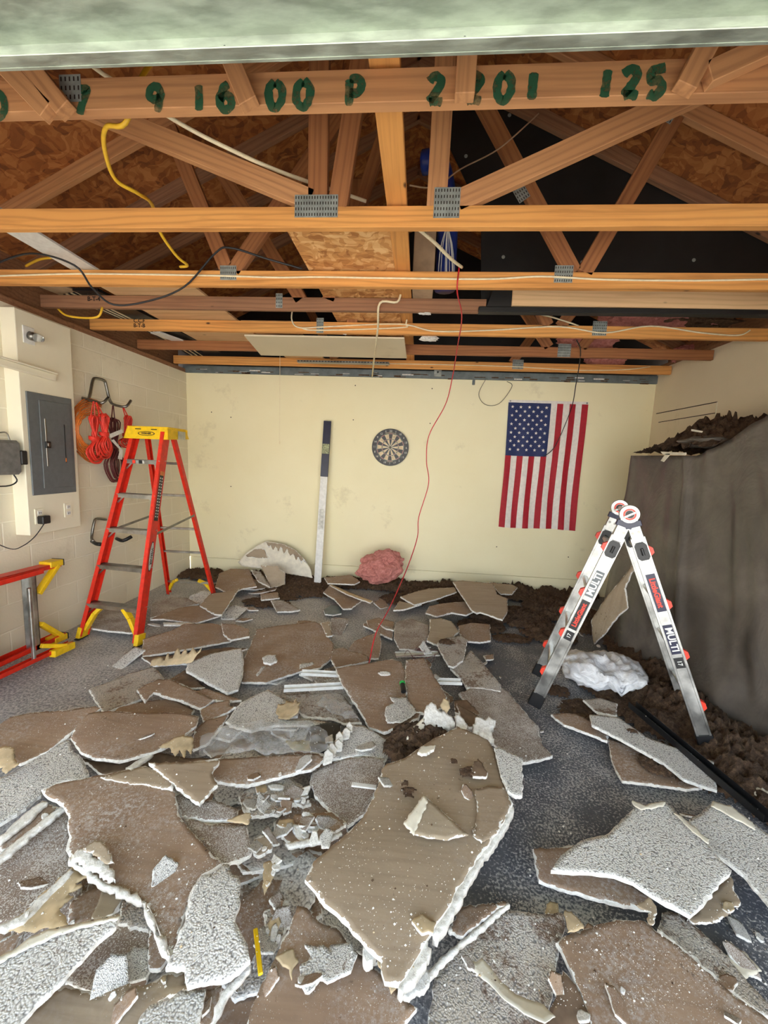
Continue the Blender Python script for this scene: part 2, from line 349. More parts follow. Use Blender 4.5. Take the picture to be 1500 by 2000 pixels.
# ------------------------------------------------------------------ shell
def slabbox(name, lo, hi, m):
    lo, hi = Vector(lo), Vector(hi); s = MB(); s.box((lo+hi)/2, hi-lo, m); return struct(s.build(name))
slabbox('floor', (XL-.2, -1.6, -.1), (XR+.2, YB+.2, 0), CONC)
DRIVE = plain('driveway_concrete', (196, 190, 178), .9, 0, .08, 3)
slabbox('trim_8', (-14, -16, -.14), (14, -1.6, -.02), DRIVE)  # unseen driveway outside the door, added so sunlight bounces up to the ceiling
slabbox('wall_left', (XL-.2, -1.4, 0), (XL, YB, HT), WALL_B)
slabbox('wall_back', (XL-.2, YB, .206), (XR+.2, YB+.12, HT), WALL_C)
slabbox('trim_1', (XL, YB+.006, 0), (XR, YB+.12, .200), WALL_C)
slabbox('wall_right', (XR, -1.4, 0), (XR+.2, YB, HT+.16), WALL_R)
slabbox('wall_front_left', (XL-.2, -1.6, 0), (XL+.12, -1.4, 2.9), WALL_B)
slabbox('wall_front_right', (XR-.12, -1.6, 0), (XR+.2, -1.4, 2.9), WALL_B)
slabbox('wall_front_header', (XL-.2, -1.6, 2.42), (XR+.2, -1.45, 2.95), WALL_B)
# steel plate strip and sill on the top of the back wall
s = MB(); s.box((-.12, YB+.05, HT+.045), (5.7, .14, .085), GRATE); s.box((-.12, YB-.006, HT+.012), (5.6, .02, .02), GRATE, None, .004)
struct(s.build('trim_2'))
s = MB()
for i in range(60):
    x = random.uniform(XL+.1, XR-.1); s.box((x, YB-.012, HT+random.uniform(.0, .05)), (random.uniform(.03, .14), .02, random.uniform(.005, .02)), random.choice([BROWN, GYP, BROWN]), None, .003)
tag(s.build('drywall_remnant'), 'ragged crumbs of board and dirt left along the top of the back wall', 'debris', kind='stuff')
RIDGE = -.12
def roofz(x): return 2.95+.47*(x-XL) if x < RIDGE else 2.95+.47*(XR-.02-x)
def roofside(name, x0, x1):
    a, b = Vector((x0, 0, roofz(x0)+.055)), Vector((x1, 0, roofz(x1)+.055)); L = (b-a).length; x = (b-a)/L; s = MB()
    s.box((0, 0, 0), (L, 7.2, .014), OSB); o = s.build(name); zz = x.cross(Vector((0, 1, 0)))
    mw = Matrix((x, Vector((0, 1, 0)), zz)).transposed().to_4x4(); mw.translation = (a+b)/2+Vector((0, 2.0, 0)); o.matrix_world = mw; return struct(o)
roofside('ceiling', XL-.45, RIDGE+.01); roofside('ceiling_right', XR+.45, RIDGE-.01)
# gable ends (triangles); back one coloured black to stand in for the attic's shade
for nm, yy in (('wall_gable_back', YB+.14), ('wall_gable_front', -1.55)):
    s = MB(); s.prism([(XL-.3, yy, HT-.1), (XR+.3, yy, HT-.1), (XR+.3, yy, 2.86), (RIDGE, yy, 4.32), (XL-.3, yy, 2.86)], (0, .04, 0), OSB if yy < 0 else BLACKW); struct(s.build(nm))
# eave blocking beside both walls
slabbox('trim_3', (XL-.24, -1.4, HT), (XL-.1, YB, 2.98), W_GREY)
slabbox('trim_4', (XR+.1, -1.4, HT), (XR+.24, YB, 2.98), W_GREY)
slabbox('trim_5', (XL-.1, -1.4, HT), (XL+.0, YB, HT+.045), W_GREY)
slabbox('trim_6', (XR-.0, -1.4, HT+.16), (XR+.12, YB, HT+.2), W_GREY)
# raised overhead door seen from below, its bottom steel lip towards the room
s = MB()
ys = [-1.4+i*2.3/40 for i in range(41)]
for i in range(40): pass
s.box((-.1, -.25, 2.40), (5.0, 2.3, .03), GALV)
s.box((-.1, .885, 2.3655), (5.0, .006, .045), GALV); s.box((-.1, .872, 2.3455), (5.0, .03, .004), GALV, None, .001)
s.box((-.1, .78, 2.382), (5.0, .012, .008), GALV, None, .003); s.box((-.1, .70, 2.382), (5.0, .05, .012), GALV, None, .004); s.box((-.1, .5, 2.382), (5.0, .05, .012), GALV, None, .004)
d = struct(s.build('door_1')); s = MB()
for x in (-.42, .05, .9, -1.2): s.disc((x, .8805, 2.3655), (0, -1, 0), 0, .003, BLK, n=10, th=.001)
s.build('bolt', d)
# ------------------------------------------------------------------ trusses
CH = .089; ZB = 2.614
def teeth(s, c, wx, hz, dirn=(0, -1, 0)):
    c = Vector(c); s.box(c, (wx, .0016, hz), PLATE)
    nx, nz = max(2, int(wx/.0125)), max(2, int(hz/.022))
    for i in range(nx):
        for j in range(nz):
            s.box(c+Vector((-wx/2+(i+.5)*wx/nx, -.001, -hz/2+(j+.5)*hz/nz)), (.0042, .0012, .012), INK)
    return s
def plate(par, x, z, yf, wx=.10, hz=.09, rot=0):
    s = MB(); teeth(s, (0, 0, 0), wx, hz); o = s.build('gusset_plate', par); o.location = Vector((x, yf-.0015, z))-world_loc(par); o.rotation_euler = (0, rot, 0); return o
def truss(yb, label, mat, topmat, webs, plates, x0=XL+.01, x1=XR-.01, chord=True, z=ZB, zo=0):
    """yb = back face of the chord; members are 38 mm thick"""
    t = thing('roof_truss', label, 'roof truss', (0, yb-.019, z)); y = yb-.019
    if chord: member('bottom_chord', (x0, y, z+CH/2), (x1, y, z+CH/2), CH, .038, mat, t)
    for xa, xb in ((XL-.3, RIDGE), (XR+.3, RIDGE)):
        member('top_chord', (xa, y, roofz(xa)-.005), (xb, y, roofz(xb)-.005), CH, .038, topmat, t)
    for xa, za, xb, zb, m in webs: member('web', (xa, y, za), (xb, y, zb), CH, .038, m, t)
    for p in plates: plate(t, p[0], p[1], yb-.038, *p[2:])
    return t
HI = z1 = ZB+CH
T1 = truss(1.366, 'nearest bare timber roof truss, its bottom beam spray-painted with green numbers', W_PINK, W_GREY,
   [], [(-1.13, ZB+.06, .07, .075)])
for a, b in [((20, 140), (98, 222)), ((68, 140), (130, 218)), ((452, 118), (488, 206)), ((913, 96), (907, 192)), ((1390, 70), (1335, 176)), ((1520, 85), (1378, 150))]:
    A = U(*a, 'y', 1.306); B = U(*b, 'y', 1.306); A = A+(A-B).normalized()*.45
    member('web', B, A, .055, .036, W_PINK, T1)
ch = [('9', 303), ('1', 388), ('6', 441), ('0', 538), ('0', 592), ('P', 692), ('2', 850), ('2', 925), ('0', 985), ('1', 1040), ('1', 1184), ('2', 1232), ('5', 1283), ('7', 160), ('0', -4)]
STK = {'9': [[(.8, .62), (.5, .5), (.15, .62), (.2, .92), (.6, 1), (.82, .75), (.78, .35), (.6, 0)]], '1': [[(.5, 1), (.5, .5), (.48, 0)]], '6': [[(.7, 1), (.3, .8), (.12, .35), (.4, 0), (.8, .15), (.75, .48), (.4, .55), (.15, .4)]],
 '0': [[(.5, 1), (.12, .75), (.12, .25), (.5, 0), (.88, .3), (.88, .75), (.5, 1)]], 'P': [[(.2, 0), (.2, .5), (.2, 1)], [(.2, 1), (.7, 1), (.9, .75), (.65, .48), (.2, .5)]], '2': [[(.1, .8), (.45, 1), (.85, .8), (.6, .45), (.15, .05)], [(.15, .05), (.5, .08), (.95, .02)]],
 '5': [[(.9, 1), (.5, .95), (.2, .9), (.15, .55), (.6, .55), (.85, .3), (.5, 0), (.1, .1)]], '7': [[(.1, 1), (.5, 1), (.9, .95), (.5, .4), (.3, 0)]]}
def sprayed(s, c_, p, wd, ht, sw, m):
    rg_ = random.Random(c_+str(round(p.x, 2)))
    for st in STK[c_]:
        q = spline([Vector(((a-.5)*wd+rg_.uniform(-.002, .002), 0, (b-.5)*ht)) for a, b in st], 6); n = len(q); A = []
        for i, v in enumerate(q):
            d = q[min(n-1, i+1)]-q[max(0, i-1)]; d.normalize(); nn = Vector((-d.z, 0, d.x)); k = sw*(.5 if i in (0, n-1) else 1)*(1+.25*noise.noise(Vector((i*.5, p.x*9, 0)))); A.append((p+v+nn*k, p+v-nn*k))
        s.add([x for a in A for x in a], [(2*i, 2*i+1, 2*i+3, 2*i+2) for i in range(n-1)], m)
for c_, px in ch:
    s = MB(); p = U(px, 185+(750-px)*.035-8, 'y', 1.3265)
    sprayed(s, c_, p+Vector((0, 0, -.002)), .050, .070, .0125, GPAINT); s.build('painted_number', T1)
T2 = truss(2.009, 'second timber roof truss from the front, two big toothed steel plates on its bottom beam', W_LIGHT, W_GREY,
   [(-.54, HI+.03, -2.05, roofz(-2.05)-.06, W_PINK), (-.51, HI-.01, -.52, 3.9, W_RED), (-.42, HI, -.24, 3.9, W_RED),
    (.03, HI, .04, 3.9, W_PINK), (.12, HI+.02, 1.62, roofz(1.62)-.08, W_PINK)],
   [(-.515, HI, .2, .095), (.075, HI+.01, .115, .125)])
T3 = truss(2.640, 'third timber roof truss from the front, a cream cable stapled along its bottom beam', W_LIGHT, W_PINK,
   [(-1.25, HI+.02, -1.60, roofz(-1.6)-.06, W_RED), (-1.20, HI, -.22, 4.0, W_RED), (.86, HI, .02, 4.0, W_RED), (.92, HI, 1.33, roofz(1.33)-.06, W_RED)],
   [(-1.23, HI-.015, .105, .085), (.80, HI-.012, .105, .095), (1.30, roofz(1.30)-.05, .07, .14, .5), (.52, 3.13, .07, .09, -.6)])
T4 = truss(3.089, 'fourth timber roof truss from the front, darker weathered beam ending at the black sheathing', W_GREY, W_GREY,
   [(-.9, HI, -1.5, roofz(-1.5)-.06, W_RED), (-.7, HI, -.3, 3.9, W_RED)], [(-1.06, HI-.01, .05, .1)], x1=.43, z=2.63)
T5 = truss(3.560, 'fifth timber roof truss from the front with cables clipped along its beam', W_LIGHT, W_GREY,
   [(-.6, HI, -.6, 3.8, W_RED), (1.1, HI, 1.6, roofz(1.6)-.06, W_RED), (1.0, HI, .4, 3.7, W_RED)], [(-.87, HI-.03, .06, .12), (1.40, HI-.02, .11, .11)])
T6 = truss(4.172, 'sixth timber roof truss from the front, reddish beam above the flag', W_RED, W_GREY, [(1.5, HI, 1.9, roofz(1.9)-.06, W_RED), (1.2, HI, .5, 3.6, W_RED)], [(1.34, HI-.03, .12, .12)])
T7 = truss(4.80, 'rearmost timber roof truss just in front of the back wall', W_LIGHT, W_GREY, [(-1, HI, -1.5, roofz(-1.5)-.06, W_RED), (1, HI, 1.5, roofz(1.5)-.06, W_RED)], [(1.06, HI-.02, .12, .1)])
for tt, px, py in ((T4, 183, 577), (T5, 272, 630)):
    s = MB(); p = U(px, py, 'y', (3.051 if tt is T4 else 3.522)-.001)
    s.text('C.C.F', .045, Matrix.Translation(p+Vector((0, -.001, .014))) @ Matrix.Rotation(math.pi/2, 4, 'X'), INK, .001, .0003)
    s.text('B-T-B' if tt is T5 else 'B-T-4', .045, Matrix.Translation(p+Vector((0, -.001, -.026))) @ Matrix.Rotation(math.pi/2, 4, 'X'), INK, .001, .0003); s.build('stamp', tt)
# black sheathing and its ledger
s = MB(); s.prism([(.40, 3.10, 2.70), (2.9, 3.10, 2.66), (2.9, 3.10, 2.85), (.1, 3.10, 4.12), (-.1, 3.10, 4.1), (.36, 3.10, 3.3)], (0, .012, 0), BLACKW)
bs = tag(s.build('black_sheathing_board'), 'large black sheathing board hung up in the right half of the roof space', 'sheathing board')
for px, py in ((995, 225), (910, 305), (1110, 307), (983, 502), (1137, 512), (1355, 508), (1500, 470)):
    s = MB(); s.disc(U(px, py, 'y', 3.097), (0, -1, 0), 0, .012, PLATE, n=12, th=.0015); s.build('fixing_washer', bs)
led = member('ledger_timber', (.60, 3.045, 2.725), (2.68, 3.045, 2.715), .11, .038, W_PALE); tag(led, 'pale yellowish timber ledger under the black sheathing board', 'timber')
s = MB(); s.box((1.55, 3.06, 2.645), (2.35, .07, .035), BLACKW, None, .006); s.prism([(.43, 3.04, 2.66), (.60, 3.04, 2.65), (.60, 3.04, 2.79), (.47, 3.04, 2.78)], (0, .04, 0), BLACKW)
tag(s.build('black_membrane_strip'), 'black membrane folded around the end of the pale ledger timber', 'membrane')
# decking and boards lying on the truss chords
def deck(name, x0, x1, y0, y1, z, th, m, label, cat, skew=0):
    s = MB(); P = [(x0, y0, z), (x1, y0, z), (x1+skew, y1, z), (x0+skew, y1, z)]; c = Vector(((x0+x1)/2, (y0+y1)/2, z)); s.prism(P, (0, 0, th), m)
    return tag(s.build(name, origin=c), label, cat)
deck('osb_panel', -.73, -.185, 2.19, 4.10, 2.726, .014, OSB_L, 'strand board panel lying across the beams in the middle of the roof space', 'board', -.01)
r_ = member('brace_timber', (-.155, 1.0, 2.722+.038/2), (-.135, 4.9, 2.722+.038/2), .038, .092, W_LIGHT, None, Vector((1, 0, 0))); tag(r_, 'long timber runner lying front to back over the middle of the beams', 'timber')
deck('white_trim_board', -2.30, -2.12, 1.95, 2.80, 2.725, .012, WHITEP, 'white flat board lying across the beams at the left of the roof space', 'board', -.02)
deck('plywood_board', -2.33, -1.62, 2.70, 4.60, 2.725, .014, W_PALE, 'pale plywood board lying over the beams at the left', 'board', 0)
deck('plywood_board', -1.60, -1.15, 3.62, 4.98, 2.725, .014, W_PALE, 'pale plywood board beside the longer plywood board, towards the back wall', 'board', 0)
deck('black_sheet', -2.62, -2.42, 3.0, 4.7, 2.73, .02, BLK, 'black flat panel on the beams beside the long pale plywood board', 'board', .1)
deck('cardboard_sheet', -2.9, -2.68, 3.02, 3.6, 2.76, .01, CARD, 'grey tan card sheet above the wall plate at the left', 'board', .1)
s = MB(); s.box((-2.50, 4.12, 2.70), (.12, .5, .012), WHITEP, Matrix.Rotation(-.25, 3, 'Z')); tag(s.build('paper_tag'), 'white sheet hanging between the rear beams at the left', 'paper')
# ceiling remnant
s = MB(); P = [(-1.56, 3.60, ZB-.014), (-.16, 3.60, ZB-.014), (-.155, 4.26, ZB-.014), (-1.67, 4.26, ZB-.014)]
s.prism(P, (0, 0, .013), WALL_R); tag(s.build('ceiling_board_remnant'), 'beige strip of ceiling board still fixed under the rear beams', 'drywall')
s = MB(); s.box((-.85, 4.5, 2.601), (1.0, .07, .02), STEEL)
for i in range(30): s.box((-1.33+i*.033, 4.463, 2.601), (.012, .004, .01), BLK)
tag(s.build('perforated_rail'), 'perforated steel rail under the rearmost beams left of the hanging cable', 'rail')
def lump(name, c, size, m, label, cat, seed=0, amp=.35, sub=3, group=None, parent=None, sc_=2.2):
    bm = bmesh.new(); bmesh.ops.create_icosphere(bm, subdivisions=sub, radius=1); c = Vector(c)
    for v in bm.verts:
        n = v.co.normalized(); k = 1+amp*noise.noise(n*sc_+Vector((seed*3.7, seed, 0)))+amp*.45*noise.noise(n*sc_*3+Vector((seed, 0, seed*2)))+amp*.25*noise.noise(n*sc_*7+Vector((seed, 4, seed*2)))
        v.co = Vector((n.x*size[0], n.y*size[1], n.z*size[2]))*k
    me = bpy.data.meshes.new(name); bm.to_mesh(me); bm.free(); me.materials.append(m); o = bpy.data.objects.new(name, me); COL.objects.link(o); o.location = c
    if amp < .3: me.polygons.foreach_set('use_smooth', [True]*len(me.polygons))
    if parent is not None: o.parent = parent; o.location = c-world_loc(parent)
    else: tag(o, label, cat, group)
    return o
lump('gypsum_chunk', (U(830, 608, 'y', 3.09)), (.06, .035, .022), GYP, 'larger white gypsum scrap stuck under the fourth beam', 'drywall scrap', 1)
lump('gypsum_chunk', (U(932, 607, 'y', 3.09)), (.045, .03, .016), GYP, 'smaller white gypsum scrap stuck under the right end of the fourth beam', 'drywall scrap', 2)
lump('gypsum_chunk', (U(838, 661, 'y', 3.6)), (.08, .05, .02), GYP, 'white gypsum scrap hanging under the fifth beam', 'drywall scrap', 3)
lump('gypsum_chunk', (U(674, 650, 'y', 3.55)), (.03, .02, .015), GYP, 'tiny white scrap on the fifth beam beside the ceiling remnant', 'drywall scrap', 4)
for i, (px, py, y, sx, lb) in enumerate([(1235, 628, 3.9, .28, 'pink insulation batt above the fifth beam, left of its neighbour'), (1340, 632, 3.9, .28, 'pink insulation batt above the fifth beam at the right'), (1150, 668, 4.4, .3, 'pink insulation clump behind the sixth beam above the flag'), (1340, 716, 4.75, .16, 'pink insulation clump over the right rear corner'), (1180, 735, 4.95, .2, 'pink insulation clump along the top of the back wall')]):
    p = U(px, py, 'y', y); lump('insulation_batt', (p.x, p.y, max(p.z, 2.78)+.03), (sx, .16, .10), PINK, lb, 'insulation', 10+i, .3, 4)
lump('insulation_clump', (2.35, 3.9, 2.86), (.30, .22, .07), BROWN, 'loose brown insulation on the beams at the top right', 'insulation', 20, .35, 4)
# boxes and blue bundle in the attic
s = MB(); s.box((-.53, 2.42, 2.81), (.36, .25, .14), WHITEP, None, .004); o = tag(s.build('white_carton'), 'white carton standing on the strand board panel', 'carton')
s = MB(); s.box((-.50, 2.285, 2.79), (.13, .02, .07), PLATE, None, .002); s.box((-.50, 2.28, 2.775), (.09, .03, .02), WHITEP, None, .004); s.build('metal_bracket', o)
s = MB(); s.box((-.26, 2.62, 2.84), (.18, .2, .16), CARD, None, .004); tag(s.build('cardboard_box'), 'brown cardboard box behind the white carton on the strand board panel', 'carton')
s = MB(); s.box((-.02, 2.95, 2.95), (.14, .25, .46), CARD, None, .004); tag(s.build('cardboard_box'), 'tall tan cardboard box beside the blue bundle in the roof space', 'carton')
s = MB(); s.tube([(.13, 2.97, 2.74), (.12, 2.96, 3.2), (.05, 2.97, 3.52), (-.06, 3.0, 3.56)], .07, BLUE, 12, smooth=5)
for i in range(12):
    x = random.uniform(-.07, .07); s.tube([(.13+x, 2.90, 2.74), (.12+x*.6, 2.885, 3.0), (.12-x, 2.89, 3.25)], .003, WHITEP, 4, smooth=4)
tag(s.build('blue_plastic_bundle', smooth=True), 'rolled blue plastic bundle standing beside the tan box in the roof space', 'bundle')
# ------------------------------------------------------------------ cables
def cable(name, pts, r, m, label, sm=6, cat='cable', group=None):
    s = MB(); s.tube(pts, r, m, 6, smooth=sm); return tag(s.build(name, smooth=True), label, cat, group)
def P(px, ax, v): return [U(x, y, ax, v) for x, y in px]
def yz(pl): return [U(x, y, 'y', d) for x, y, d in pl]
f3 = 2.640-.038-.005
cable('cream_cable', yz([(-30, 540, f3), (150, 535, f3), (400, 538, f3), (540, 542, f3), (620, 541, f3), (740, 543, f3), (950, 545, f3), (1060, 540, f3), (1180, 546, f3), (1350, 548, f3), (1530, 545, f3)]), .006, CREAMW, 'cream cable stapled along the whole third beam')
f5 = 3.560-.038-.006
cable('cream_cable', yz([(572, 600, f5), (570, 625, f5), (585, 640, f5), (640, 638, f5), (780, 633, f5), (850, 647, f5), (960, 645, f5), (1090, 638, f5), (1180, 650, f5), (1270, 637, f5), (1370, 650, f5), (1440, 655, f5), (1465, 645, f5)]), .006, CREAMW, 'wavy cream cable hung along the fifth beam')
cable('cream_cable', yz([(795, 600, 3.45), (793, 632, f5), (780, 640, f5-.01), (620, 645, f5-.005), (588, 640, f5)]), .006, CREAMW, 'short cream cable doubled beside the wavy one on the fifth beam')
f7 = 4.80-.038-.006
cable('cream_cable', yz([(640, 705, f7), (700, 709, f7), (850, 712, f7), (1000, 716, f7), (1120, 723, f7), (1220, 722, f7), (1270, 716, f7)]), .005, CREAMW, 'thin cream cable along the rearmost beam')
cable('cream_cable', yz([(783, 572, 3.0), (775, 590, 2.99), (742, 592, 2.99), (738, 640, 3.2), (732, 690, 3.8), (727, 735, 4.9)]), .008, CREAMW, 'thick cream cable dangling in front of the rear beams down to the back wall', 5)
cable('cream_cable', yz([(175, 125, 1.6), (225, 160, 1.62), (350, 240, 1.80), (450, 292, 1.9), (560, 340, 2.05), (715, 393, 2.2)]), .009, CREAMW, 'long cream cable sloping through the roof space at the upper left')
cable('cream_cable', yz([(818, 448, 2.1), (850, 475, 2.25), (880, 505, 2.4), (902, 522, 2.55)]), .009, CREAMW, 'short thick cream cable ending where the red wire starts')
cable('cream_cable', yz([(1010, 600, 3.2), (1050, 613, 3.3), (1080, 620, 3.4), (1130, 636, f5-.01)]), .006, CREAMW, 'cream cable stub beside the black membrane strip')
cable('yellow_cable', yz([(300, 118, 1.5), (275, 155, 1.45), (245, 240, 1.44), (208, 248, 1.5), (204, 290, 1.6), (225, 350, 1.75), (270, 378, 1.85), (297, 400, 2.05), (312, 452, 2.2), (345, 500, 2.35), (366, 518, 2.45), (352, 521, 2.5)]), .008, YELW, 'yellow cable dangling through the roof space at the upper left')
cable('yellow_cable', yz([(50, 520, 2.75), (80, 506, 2.75), (120, 503, 2.75)]), .008, YELW, 'short yellow cable arc behind the third beam at far left')
cable('yellow_cable', yz([(113, 603, 3.1), (130, 616, 3.08), (165, 621, 3.05), (192, 618, 3.04), (200, 600, 3.05)]), .008, YELW, 'yellow cable loop drooping above the electrical panel column')
cable('black_cable', yz([(-20, 520, 2.5), (60, 495, 2.45), (145, 518, 2.4), (180, 562, 2.5), (222, 595, 2.6), (290, 588, 2.62), (360, 560, 2.6), (420, 495, 2.5), (450, 484, 2.48), (520, 505, 2.55), (590, 525, 2.6)]), .006, BLKW, 'black cable swagging in a loop below the beams at left')
cable('black_cable', yz([(1126, 664, 4.0), (1134, 690, 4.1), (1125, 750, 4.5), (1115, 800, 4.9), (1085, 870, 4.98), (1062, 892, 5.0)]), .005, BLKW, 'thin black cable hanging in front of the flag')
cable('thin_wire', yz([(948, 742, 5.0), (935, 770, 5.0), (948, 790, 5.0), (975, 788, 5.0), (1000, 755, 5.0), (990, 745, 5.0)]), .003, BLKW, 'thin dark wire loop hanging on the back wall left of the flag')
cable('thin_wire', yz([(800, 362, 2.3), (850, 365, 2.3), (900, 330, 2.4), (975, 290, 2.5), (1052, 222, 2.6)]), .004, CARD, 'thin tan wire curving across the roof space at the right')
s = MB(); s.tube(yz([(547, 676, 4.6), (546, 862, 4.6)]), .0022, CREAMW, 5); e = U(546, 862, 'y', 4.6); s.tube([e, e-Vector((0, 0, .03))], .006, CREAMW, 8)
tag(s.build('pull_cord'), 'white pull cord hanging in front of the back wall', 'pull cord')
rw = cable('red_wire', yz([(897, 522, 2.58), (893, 570, 2.6), (902, 620, 3.0), (893, 680, 3.5), (884, 735, 3.9), (870, 790, 4.0), (838, 850, 4.05), (833, 900, 4.05), (837, 945, 4.05), (818, 1010, 4.02), (815, 1050, 4.0), (795, 1110, 3.8), (762, 1185, 3.3), (735, 1235, 2.95)])+[U(722, 1290, 'z', .12), U(718, 1312, 'z', .13), U(735, 1328, 'z', .10), U(765, 1348, 'z', .10), U(786, 1345, 'z', .11)], .0045, REDW, 'long red wire hanging from the beams down to the rubble', 8)
for i in range(3):
    x, y = [(1178, 300), (1215, 420), (1230, 520)][i]
for i in range(6):
    y0 = 3.3+i*.02; cable('grey_cable', [(-2.78+i*.02, 3.1, 2.74+.004*i), (-2.70+i*.02, 3.7, 2.73), (-2.72+i*.03, 4.3, 2.735), (-2.8+i*.03, 4.95, 2.73)], .006, CREAMW if i % 2 else BLKW, 'grey cable over the left wall, ' + ['first from the wall', 'second from the wall', 'third from the wall', 'fourth from the wall', 'fifth from the wall', 'outermost of the bunch'][i], 5, 'cable', 'cables bunched over the left wall')
# ------------------------------------------------------------------ left wall items
XP = -2.83
def yx(px, py, x=XP): return U(px, py, 'x', x)
s = MB(); y0, y1, zb, zt = 2.738, 3.199, .91, 2.52
s.box(((XL+XP)/2, (y0+y1)/2, (zb+zt)/2), (XP-XL, y1-y0, zt-zb), WHITE, None, .004)
colm = tag(s.build('panel_backboard_column'), 'white painted boxed column on the left wall carrying the grey electrical panel', 'column')
s = MB(); s.box((XP+.004, 2.97, 1.584), (.012, .385, .755), GREYP, None, .003)
pan = tag(s.build('electrical_panel'), 'grey electrical breaker panel on the white boxed column', 'electrical panel')
s = MB(); s.box((XP+.013, 3.0, 1.584), (.006, .27, .66), GREYP, None, .003); s.box((XP+.017, 2.905, 1.60), (.005, .012, .36), STEEL, None, .002); s.build('panel_door', pan)
s = MB(); s.box((XP+.02, 2.915, 1.585), (.012, .045, .05), BLK, None, .003); s.box((XP+.026, 2.915, 1.585), (.006, .02, .025), STEEL, None, .002); s.build('latch', pan)
s = MB(); s.box((XP+.017, 3.07, 1.60), (.004, .004, .3), BLK); s.box((XP+.018, 3.07, 1.47), (.005, .007, .03), ORANGE_L); s.build('hinge_strip', pan)
# lamp with glass jar
pl = yx(55, 655); lt = thing('wall_lamp', 'small bare light fitting with a glass lens high on the white column', 'wall lamp', pl)
s = MB(); s.box(pl+Vector((.004, 0, 0)), (.008, .09, .12), WHITEP, None, .003); s.build('mounting_plate', lt)
s = MB(); s.tube([pl+Vector((.008, 0, -.0)), pl+Vector((.045, .01, -.01))], .03, STEEL, 12); s.tube([pl+Vector((.045, .01, -.01)), pl+Vector((.07, .018, -.015)), pl+Vector((.09, .024, -.02))], lambda t: .032-.014*t, GLASS, 12); s.build('glass_lens', lt, True)
s = MB(); a = yx(-60, 690, XP+.02); b = yx(106, 738, XP+.02); s.bar(a, b, .045, .035, WHITE, Vector((1, 0, 0)), .003); s.bar(a+Vector((.01, 0, .03)), b+Vector((.01, 0, .03)), .012, .05, WHITE, Vector((1, 0, 0)), .003)
tag(s.build('white_rail'), 'white wooden rail fixed across the column above the grey panel', 'rail')
for i, (px, py, lb) in enumerate([(77, 1008, 'white wall outlet with a black adapter plugged in'), (133, 996, 'white wall outlet to the right of the black adapter')]):
    p = yx(px, py, XP+.004 if i == 0 else XP+.004); t = thing('wall_outlet', lb, 'outlet', p)
    s = MB(); s.box(p, (.008, .075, .115), WHITE, None, .003); s.build('cover_plate', t); s = MB()
    for k in (-.025, .025):
        s.box(p+Vector((.005, 0, k)), (.004, .035, .03), WHITEP, None, .003); s.box(p+Vector((.008, -.007, k)), (.002, .003, .01), BLK); s.box(p+Vector((.008, .007, k)), (.002, .003, .01), BLK)
    s.build('socket', t)
p = yx(86, 1015, XP+.04); t = thing('power_adapter', 'black plug-in power adapter on the left outlet with a cord', 'adapter', p)
s = MB(); s.box(p, (.05, .07, .06), BLK, None, .006); s.build('adapter_body', t)
s = MB(); s.tube([p+Vector((0, 0, -.03)), yx(68, 1048, -2.80), yx(45, 1066, -2.83), yx(20, 1072, -2.86), yx(-30, 1050, -2.88)], .0035, BLKW, 6, smooth=6); s.build('cord', t, True)
p = yx(2, 893, -2.87); t = thing('grey_timer_box', 'grey plastic box hung on the left wall at the frame edge', 'box', p)
s = MB(); s.box(p, (.12, .20, .24), plain('grey_plastic', (120, 120, 118), .5), None, .02); s.build('box_body', t); s = MB(); s.box(p+Vector((.03, .12, .0)), (.05, .05, .10), BLK, None, .006); s.build('knob', t)
s = MB(); s.tube([p+Vector((.02, .05, .12)), p+Vector((.0, .05, .17)), p+Vector((-.05, .05, .17))], .005, STEEL, 6, smooth=4); s.build('hanging_hook', t)
s = MB(); s.tube([p+Vector((.02, .06, -.12)), p+Vector((.02, .08, -.17)), p+Vector((.02, .0, -.2)), p+Vector((.02, -.2, -.18))], .005, BLKW, 6, smooth=4); s.build('cord', t, True)
# steel hooks
def W(px, py, off): return U(px, py, 'x', XL+off)
t = thing('wall_hook', 'bent steel tube hook high on the left wall holding the cord bundles', 'wall hook', W(200, 780, .02))
s = MB(); s.tube([W(168, 795, .03), W(176, 770, .03), W(181, 744, .03), W(187, 739, .03), W(203, 743, .03), W(207, 752, .03), W(213, 778, .03), W(218, 788, .03)], .013, STEEL, 8, smooth=3); s.build('hook_frame', t, True)
s = MB(); s.tube([W(160, 777, .03), W(185, 784, .12), W(200, 787, .2), W(212, 776, .22)], .012, STEEL, 8, smooth=3); s.build('hook_arm', t, True)
s = MB(); s.tube([W(218, 788, .03), W(228, 792, .12), W(246, 794, .2), W(256, 782, .22)], .012, STEEL, 8, smooth=3); s.build('hook_arm', t, True)
t = thing('wall_hook', 'empty bent steel tube hook lower on the left wall behind the standing ladder', 'wall hook', W(200, 1030, .02))
s = MB(); s.tube([W(207, 1015, .03), W(190, 1013, .03), W(184, 1020, .03), W(179, 1050, .03), W(182, 1056, .1)], .012, STEEL, 8, smooth=3); s.build('hook_frame', t, True)
for a in ([(180, 1057, .05), (188, 1062, .15), (197, 1063, .2)], [(228, 1052, .05), (240, 1056, .15), (257, 1048, .2)]):
    s = MB(); s.tube([W(*q) for q in a], .017, BLK, 8, smooth=3); s.build('hook_pad', t, True)
